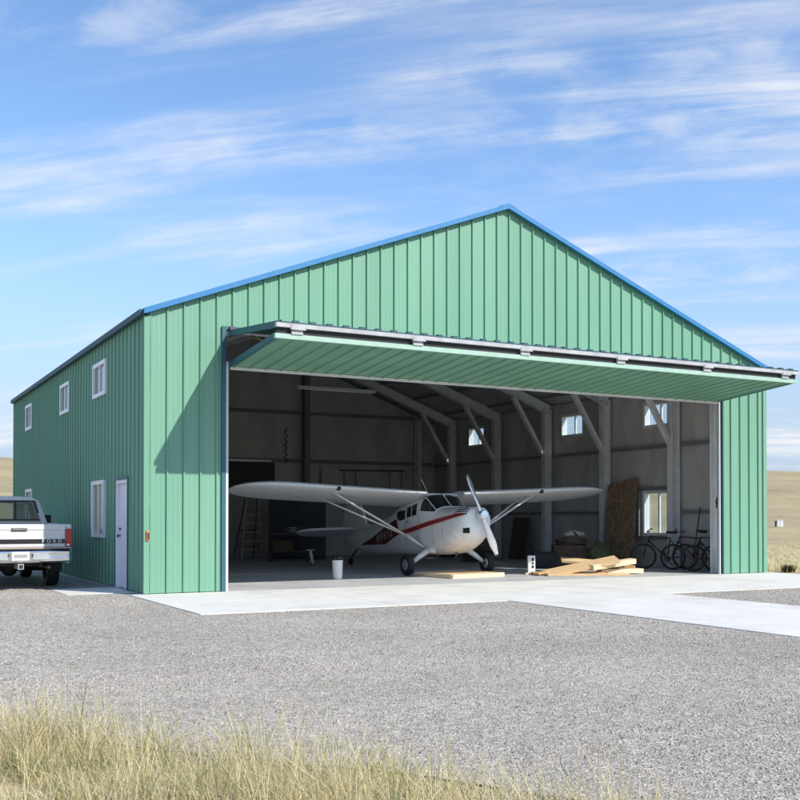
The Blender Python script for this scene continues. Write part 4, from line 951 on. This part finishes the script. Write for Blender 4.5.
# bicycles
def bicycle(loc, rz, lean, label, m, sad=.95):
    t = thing('bicycle', label, 'bicycle', loc, rz, 'bicycles parked by the wall'); t.rotation_euler = (math.radians(lean), 0, rz)
    r = .335; F = (-.53, 0, r); B = (.53, 0, r)
    for c in (F, B):
        w = MB().lathe([(r - .045, -.018), (r - .02, -.026), (r, 0), (r - .02, .026), (r - .045, .018)], 'y', c, n=36, closed=True).build('wheel', 'black', t)
        MB().lathe([(r - .055, -.012), (r - .045, -.015), (r - .045, .015), (r - .055, .012)], 'y', c, n=36, closed=True).build('rim', 'steel_dark', w)
        mb = MB()
        for k in range(14): a = 2 * PI * k / 14; mb.tube([(c[0], 0, c[2]), (c[0] + (r - .05) * math.cos(a), 0, c[2] + (r - .05) * math.sin(a))], .0025, 4, False)
        mb.build('spokes', 'steel_dark', w); MB().tube([(c[0], -.05, c[2]), (c[0], .05, c[2])], .022, 10).build('hub', 'steel_dark', w)
    hd, st, bb, hb_ = (-.37, 0, .86), (.16, 0, .82), (.08, 0, .29), (-.40, 0, .74)
    mb = MB()
    for a, b, q in ((hd, st, .018), (hb_, bb, .021), (st, bb, .018), (hd, hb_, .022)): mb.tube([a, b], q, 8)
    for s in (-.05, .05):
        mb.tube([(st[0], s * .3, st[2] - .06), (B[0], s, B[2])], .01, 6); mb.tube([(bb[0], s * .5, bb[2]), (B[0], s, B[2])], .011, 6)
    mb.build('frame', m, t)
    mb = MB()
    for s in (-.055, .055): mb.tube([(hb_[0], s * .5, hb_[2]), (F[0] + .05, s, .55), (F[0], s, F[2])], .014, 8)
    mb.build('fork', 'black_gloss', t)
    MB().tube([(.19, 0, .82), (.2, 0, sad)], .014, 8).build('seat_post', 'galv', t)
    rows = [[(.2 + x, y * w_, sad + .03 + h) for y, h in ((-1, -.01), (-.6, .015), (0, .02), (.6, .015), (1, -.01), (.5, -.04), (-.5, -.04))] for x, w_ in ((-.15, .02), (-.08, .03), (0, .05), (.08, .08), (.13, .07))]
    mb = MB(); mb.grid(rows, True, closed=True); mb.add(rows[0], [tuple(range(7))]); mb.add(rows[-1], [tuple(range(7))]); mb.build('saddle', 'black', t)
    MB().tube([hd, (-.40, 0, .96), (-.44, 0, .99)], .014, 8).build('stem', 'galv', t)
    hbx = MB().tube([(-.36, -.31, 1.02), (-.42, -.2, 1.0), (-.44, 0, .99), (-.42, .2, 1.0), (-.36, .31, 1.02)], .012, 8).build('handlebar', 'black_gloss', t)
    for s in (-1, 1): MB().tube([(-.37, s * .29, 1.018), (-.345, s * .38, 1.022)], .018, 8).build('grip', 'black', hbx)
    mb = MB(); mb.lathe([(.03, -.005), (.085, -.005), (.09, 0), (.085, .005), (.03, .005)], 'y', (bb[0], -.05, bb[2]), n=20, closed=True); mb.tube([(bb[0], -.06, bb[2]), (bb[0] + .1, -.07, bb[2] - .14)], .01, 6); mb.tube([(bb[0], .06, bb[2]), (bb[0] - .1, .07, bb[2] + .14)], .01, 6); mb.box((bb[0] + .1, -.11, bb[2] - .14), (.09, .07, .02)); mb.box((bb[0] - .1, .11, bb[2] + .14), (.09, .07, .02)); mb.build('crank', 'steel_dark', t)
    return t
M['bike_red'] = mat('bike_dark_red', (.10, .02, .025), .35); M['bike_blue'] = mat('bike_dark_blue', (.02, .03, .07), .35); M['bike_black'] = mat('bike_black', (.025, .026, .03), .35)
bicycle((14.25, 2.45, 0), math.radians(-47), 5, 'black bicycle in front of the low window, nearest the strand board', 'bike_black')
bicycle((14.45, 1.62, 0), math.radians(-60), -6, 'dark red bicycle between the two other bicycles', 'bike_red', .99)
bicycle((14.55, .98, 0), math.radians(-30), 6, 'dark blue bicycle tucked behind the front door jamb', 'bike_blue', .9)
pol = MB().tube([(14.1, 1.30, 0), (14.7, 1.62, 1.62)], .016, 8); tag(pol.build('long_pole', 'steel_dark'), 'thin dark pole leaning on the wall behind the bicycles', 'pole')

# ================================================================ FAR THINGS
def gz(x, y): return float(hill(np.array([x]), np.array([y]))[0])
ux, uy = 70.1, 48.3
ub = thing('utility_cabinet', 'small white utility cabinet far out on the grassy slope', 'utility box', (ux, uy, gz(ux, uy)), math.radians(-35))
MB().bx((-.26, -.2, 0), (.26, .2, .58)).build('cabinet_body', 'vinyl', ub, bevel=.02); MB().bx((-.28, -.22, .581), (.28, .22, .63)).build('cabinet_lid', 'vinyl', ub)
MB().bx((-.02, -.205, .05), (.0, -.201, .54)).build('door_seam', 'steel_dark', ub)
us = thing('meter_post', 'short dark post beside the far white utility cabinet', 'post', (ux - .42, uy + .1, gz(ux - .42, uy + .1)))
MB().bx((-.05, -.05, 0), (.05, .05, .55)).build('post', 'steel_dark', us); MB().bx((-.1, -.12, .25), (.1, -.051, .5)).build('meter', 'steel_dark', us)

# ================================================================ GRASS AND STONES
def blades_mesh(name, base, h, lean, width, az, tint, m, curl=.5, segs=3):
    n = len(h); t = np.linspace(0, 1, segs + 1)
    V = np.empty((n, (segs + 1) * 2, 3)); dx, dy = np.cos(az), np.sin(az); px, py = -np.sin(az), np.cos(az)
    tw = RNG.uniform(-1, 1, n); wx = px * np.cos(tw) + dx * np.sin(tw); wy = py * np.cos(tw) + dy * np.sin(tw)
    for i, q in enumerate(t):
        off = lean * h * (q ** (1 + curl)); z = h * q * np.sqrt(np.maximum(.15, 1 - (lean * q) ** 2 * .6)); w = width * (1 - q * .85) / 2
        for k, s in ((0, -1), (1, 1)):
            V[:, i * 2 + k, 0] = base[:, 0] + dx * off + wx * w * s; V[:, i * 2 + k, 1] = base[:, 1] + dy * off + wy * w * s; V[:, i * 2 + k, 2] = base[:, 2] + z
    st = (segs + 1) * 2; F = np.array([[2 * i, 2 * i + 1, 2 * i + 3, 2 * i + 2] for i in range(segs)])
    faces = (np.arange(n)[:, None, None] * st + F[None]).reshape(-1, 4)
    me = bpy.data.meshes.new(name); nv = n * st; nf = len(faces)
    me.vertices.add(nv); me.vertices.foreach_set('co', V.reshape(-1)); me.loops.add(nf * 4); me.loops.foreach_set('vertex_index', faces.reshape(-1).astype(np.int32))
    me.polygons.add(nf); me.polygons.foreach_set('loop_start', np.arange(0, nf * 4, 4, dtype=np.int32)); me.polygons.foreach_set('loop_total', np.full(nf, 4, dtype=np.int32))
    me.update(calc_edges=True); a = me.attributes.new('tint', 'FLOAT', 'POINT'); a.data.foreach_set('value', np.repeat(tint, st).astype(np.float32))
    me.materials.append(M[m]); o = bpy.data.objects.new(name, me); COL.objects.link(o); return o
# foreground verge
edge_x = np.array([-9, -4.9, -3.75, -2.84, -2.15, -1.78, -1.3, -.7]); edge_y = np.array([-10.6, -11.4, -10.85, -12.3, -13.3, -14.2, -15.6, -17.4])
def inside(x, y): # signed distance-like: camera side of the edge line, >0 inside the grass
    ey = np.interp(x, edge_x, edge_y); return (ey - y) + .17 + .25 * np.sin(x * 5.1) + .18 * np.sin(x * 11.7 + 1)
tufts = []
N = 11000
tx = RNG.uniform(-8.5, .2, N); ty = RNG.uniform(-17.6, -10, N); dd = inside(tx, ty)
keep = (dd > -.5) & (RNG.uniform(0, 1, N) < np.clip(.14 + dd * .75, .03, .85)) & (np.hypot(tx + 4.65, ty + 18.1) > 2.6)
tx, ty, dd = tx[keep], ty[keep], dd[keep]
# clumping
cl = .5 + .55 * np.sin(tx * 2.3 + 1.7 * np.sin(ty * 1.9)) * np.sin(ty * 2.9 + .7)
bs, hh, le, wi, az, ti = [], [], [], [], [], []
for i in range(len(tx)):
    k = RNG.integers(7, 15); green = RNG.uniform() < .12 + .22 * (1 - cl[i]); dist = math.hypot(tx[i] + 4.65, ty[i] + 18.1)
    hmax = (.14 + .36 * cl[i] ** 1.4) * (.45 + .55 * min(1, max(0, dd[i] + .3) / .9))
    for _ in range(k):
        a = RNG.uniform(0, 2 * PI); rr = abs(RNG.normal(0, .05)); bs.append((tx[i] + rr * math.cos(a), ty[i] + rr * math.sin(a), GZ - .01)); tall = RNG.uniform() < .045 and dd[i] > .15
        hh.append(hmax * RNG.uniform(.45, 1.1) * (1.4 if tall else 1)); le.append(RNG.uniform(.15, 1.0) ** 1.2 * 1.5 * (.5 if tall else 1)); wi.append(RNG.uniform(.003, .007) * (.8 if tall else 1)); az.append(a + RNG.normal(0, .5))
        ti.append(RNG.uniform(0, .3) if green and not tall else np.clip(RNG.normal(.64, .2), .25, 1))
for i in range(70):
    wx, wy = RNG.uniform(-4.2, 2.5), RNG.uniform(-13.5, -7.5)
    if inside(np.array([wx]), np.array([wy]))[0] > -.1: continue
    gcol = RNG.uniform(0, .35)
    for _ in range(RNG.integers(5, 16)):
        a = RNG.uniform(0, 2 * PI); rr = abs(RNG.normal(0, .05)); bs.append((wx + rr * math.cos(a), wy + rr * math.sin(a), GZ - .01)); hh.append(RNG.uniform(.02, .09)); le.append(RNG.uniform(.5, 1.5)); wi.append(RNG.uniform(.003, .006)); az.append(a); ti.append(np.clip(gcol + RNG.normal(0, .1), 0, .8))
gr = blades_mesh('grass', np.array(bs), np.array(hh), np.array(le), np.array(wi), np.array(az), np.array(ti), 'grass'); tag(gr, 'tall dry straw coloured grass with green tufts along the gravel edge', 'grass', kind='stuff')
# a few leafy green weeds at the gravel edge
# prairie grass to the right and left of the hangar
bs, hh, le, wi, az, ti = [], [], [], [], [], []
N = 60000
rr_ = 24 + 46 * RNG.uniform(0, 1, N) ** 1.7; aa = np.where(RNG.uniform(0, 1, N) < .85, RNG.uniform(.80, 1.05, N), RNG.uniform(-.12, .12, N))
X_ = -4.65 + rr_ * np.sin(aa); Y_ = -18.1 + rr_ * np.cos(aa)
ok = ((X_ > 15.75) | ((X_ < -1) & (Y_ > 24))) & ~((X_ < 16.3) & (Y_ < 0)) & (Y_ > -6 + (X_ - 15.7) * .0)
X_, Y_, rr_ = X_[ok], Y_[ok], rr_[ok]; Z_ = hill(X_, Y_); n = len(X_)
pr_ = blades_mesh('prairie_grass', np.stack([X_, Y_, Z_ - .02], 1), RNG.uniform(.05, .22, n) * np.clip(1.55 - rr_ / 48, .2, 1), RNG.uniform(.1, .9, n), RNG.uniform(.012, .035, n) * (rr_ / 30), RNG.uniform(0, 2 * PI, n), np.clip(RNG.normal(.72, .16, n), .2, 1), 'grass', segs=2)
tag(pr_, 'pale dry prairie grass beyond the hangar', 'grass', kind='stuff')
# loose stones on the gravel near the camera
def stones(name, n, x0, x1, y0, y1, smin, smax, pw, label):
    sx = RNG.uniform(x0, x1, n); sy = y0 + (y1 - y0) * RNG.uniform(0, 1, n) ** pw
    ok = (inside(sx, sy) < .25) & ~((sx > 4.80) & (sx < 8.27)) & ((sy < -4.17) | ((sx < -.33) & (sy < .55)) | (sx < -1.3)) & (np.abs(np.arctan2(sx + 4.65, sy + 18.1) - .49) < .47)
    sx, sy = sx[ok], sy[ok]; n = len(sx)
    octv = np.array([[1, 0, 0], [0, 1, 0], [-1, 0, 0], [0, -1, 0], [0, 0, 1], [.7, .7, .55], [-.7, .6, .55], [-.6, -.7, .55], [.7, -.6, .55]])
    of = np.array([[0, 1, 5], [1, 2, 6], [2, 3, 7], [3, 0, 8], [5, 1, 6], [6, 2, 7], [7, 3, 8], [8, 0, 5], [4, 5, 6], [4, 6, 7], [4, 7, 8], [4, 8, 5]])
    s_ = RNG.uniform(smin, smax, n) * (1 + .6 * (RNG.uniform(0, 1, n) < .05)); V = octv[None] * s_[:, None, None] * RNG.uniform(.6, 1.3, (n, 9, 3)); V[:, :, 2] *= .85
    a_ = RNG.uniform(0, 2 * PI, n); ca_, sa_ = np.cos(a_)[:, None], np.sin(a_)[:, None]; V[:, :, :2] = np.stack([V[:, :, 0] * ca_ - V[:, :, 1] * sa_, V[:, :, 0] * sa_ + V[:, :, 1] * ca_], 2)
    V += np.stack([sx, sy, np.full(n, GZ - .002)], 1)[:, None]
    F = (np.arange(n)[:, None, None] * 9 + of[None]).reshape(-1, 3); nf = len(F)
    me = bpy.data.meshes.new(name); me.vertices.add(n * 9); me.vertices.foreach_set('co', V.reshape(-1)); me.loops.add(nf * 3); me.loops.foreach_set('vertex_index', F.reshape(-1).astype(np.int32))
    me.polygons.add(nf); me.polygons.foreach_set('loop_start', np.arange(0, nf * 3, 3, dtype=np.int32)); me.polygons.foreach_set('loop_total', np.full(nf, 3, dtype=np.int32)); me.update(calc_edges=True)
    me.materials.append(M['stone']); o = bpy.data.objects.new(name, me); COL.objects.link(o); tag(o, label, 'gravel', kind='stuff')
stones('loose_gravel', 190000, -5.5, 4.8, -15.8, -9, .004, .0095, 1.25, 'loose grey crushed stones covering the near gravel yard')
stones('coarse_gravel', 150000, -8, 12, -10, 4, .006, .0125, 1.0, 'coarser grey stones lying farther out on the gravel yard')

# a small dry sagebrush at the far end of the apron
bx_, by_ = 16.15, .1; k = 420; th_ = RNG.uniform(0, 2 * PI, k); rr2 = np.abs(RNG.normal(0, .07, k))
sb = blades_mesh('sagebrush', np.stack([bx_ + rr2 * np.cos(th_), by_ + rr2 * np.sin(th_), np.full(k, GZ)], 1), RNG.uniform(.08, .24, k), RNG.uniform(.3, 1.2, k), RNG.uniform(.012, .03, k), th_, RNG.uniform(0, .25, k), 'brush')
tag(sb, 'small dark dry bush beside the end of the concrete apron', 'bush')

# ================================================================ LIGHT, SKY, CAMERA
dvec = Vector((-1.30, 2.30, -2.10)).normalized()
sun = bpy.data.lights.new('sun', 'SUN'); sun.energy = 4.2; sun.angle = math.radians(.53); sun.color = (1, .935, .83)
so = bpy.data.objects.new('sun', sun); COL.objects.link(so); so.rotation_euler = dvec.to_track_quat('-Z', 'Y').to_euler()
w = bpy.data.worlds.new('World'); scene.world = w; w.use_nodes = True; nt = w.node_tree; bgn = nt.nodes['Background']
sky = nd(nt, 'ShaderNodeTexSky', sky_type='NISHITA'); sky.sun_disc = False; sky.sun_elevation = math.asin(-dvec.z); sky.sun_rotation = math.atan2(-dvec.x, -dvec.y); sky.altitude = 1200; sky.air_density = 1.0; sky.dust_density = .3; sky.ozone_density = 2.0
tc = nd(nt, 'ShaderNodeTexCoord'); sep = nd(nt, 'ShaderNodeSeparateXYZ'); nt.links.new(tc.outputs['Generated'], sep.inputs[0])
def math_(op, a, b=None, clamp=False):
    n = nd(nt, 'ShaderNodeMath', operation=op, use_clamp=clamp)
    for i, v in enumerate((a, b)):
        if v is None: continue
        if isinstance(v, (int, float)): n.inputs[i].default_value = v
        else: nt.links.new(v, n.inputs[i])
    return n.outputs[0]
zz = math_('ADD', math_('MAXIMUM', sep.outputs['Z'], 0.0), .16)
ux_ = math_('DIVIDE', sep.outputs['X'], zz); uy_ = math_('DIVIDE', sep.outputs['Y'], zz)
cmb = nd(nt, 'ShaderNodeCombineXYZ'); nt.links.new(ux_, cmb.inputs[0]); nt.links.new(uy_, cmb.inputs[1])
def cloud(rot, scl, ns, det, rough, dist, lo_, hi_, loc=(0, 0, 0)):
    m0 = nd(nt, 'ShaderNodeMapping'); m0.inputs['Rotation'].default_value = (0, 0, rot); nt.links.new(cmb.outputs[0], m0.inputs[0])
    mp = nd(nt, 'ShaderNodeMapping'); mp.inputs['Scale'].default_value = scl; mp.inputs['Location'].default_value = loc
    nt.links.new(m0.outputs[0], mp.inputs[0])
    n = nd(nt, 'ShaderNodeTexNoise'); n.inputs['Scale'].default_value = ns; n.inputs['Detail'].default_value = det; n.inputs['Roughness'].default_value = rough; n.inputs['Distortion'].default_value = dist
    nt.links.new(mp.outputs[0], n.inputs['Vector'])
    r = nd(nt, 'ShaderNodeMapRange', interpolation_type='SMOOTHSTEP'); r.inputs['From Min'].default_value = lo_; r.inputs['From Max'].default_value = hi_; nt.links.new(n.outputs['Fac'], r.inputs['Value'])
    return r.outputs[0]
ROT = math.radians(41)
c1_ = cloud(ROT, (.34, 1.5, 1), 1.0, 8, 0.56, .2, .45, .61, (3.3, 14.4, 0))       # broad streaks
c2_ = cloud(ROT + .03, (.45, 2.4, 1), 1.7, 9, .62, .2, .42, .66, (7.3, 4.1, 0))          # fine breakup
c3_ = cloud(ROT + .15, (2.6, 3.2, 1), 2.2, 6, .6, .3, .38, .72, (1.3, 9.1, 0))    # ripples
cf = math_('MULTIPLY', c1_, math_('ADD', math_('MULTIPLY', c2_, .95), math_('MULTIPLY', c3_, .4)), True)
hz = nd(nt, 'ShaderNodeMapRange', interpolation_type='SMOOTHSTEP'); hz.inputs['From Min'].default_value = .0; hz.inputs['From Max'].default_value = .34; hz.inputs['To Min'].default_value = .97; hz.inputs['To Max'].default_value = 0; nt.links.new(sep.outputs['Z'], hz.inputs['Value'])
tint = nd(nt, 'ShaderNodeMix', data_type='RGBA', blend_type='MULTIPLY'); tint.inputs['Factor'].default_value = 1; nt.links.new(sky.outputs[0], tint.inputs['A']); tint.inputs['B'].default_value = (1.03, 1.14, 1.22, 1)
mxa = nd(nt, 'ShaderNodeMix', data_type='RGBA'); nt.links.new(hz.outputs[0], mxa.inputs['Factor']); nt.links.new(tint.outputs['Result'], mxa.inputs['A']); mxa.inputs['B'].default_value = (2.4, 2.95, 3.75, 1)
mxb = nd(nt, 'ShaderNodeMix', data_type='RGBA'); nt.links.new(cf, mxb.inputs['Factor']); nt.links.new(mxa.outputs['Result'], mxb.inputs['A']); mxb.inputs['B'].default_value = (4.4, 4.55, 4.85, 1)
nt.links.new(mxb.outputs['Result'], bgn.inputs['Color']); bgn.inputs['Strength'].default_value = .15

cam = bpy.data.cameras.new('camera'); co = bpy.data.objects.new('camera', cam); COL.objects.link(co); scene.camera = co
co.location = (-4.6528, -18.1411, 1.3451); co.rotation_euler = (PI / 2 + .0128, 0, -.4925)
cam.sensor_width = 36; cam.lens = 1034.49 / 800 * 36; cam.shift_y = 104.47 / 800; cam.clip_end = 8000; cam.clip_start = .05
scene.view_settings.view_transform = 'Standard'; scene.view_settings.look = 'None'; scene.view_settings.gamma = 1; scene.view_settings.use_curve_mapping = False; scene.view_settings.exposure = .42
cy = scene.cycles; cy.use_denoising = True; cy.max_bounces = 8; cy.diffuse_bounces = 5; cy.glossy_bounces = 4; cy.transparent_max_bounces = 12; cy.caustics_reflective = False; cy.caustics_refractive = False; cy.sample_clamp_indirect = 6
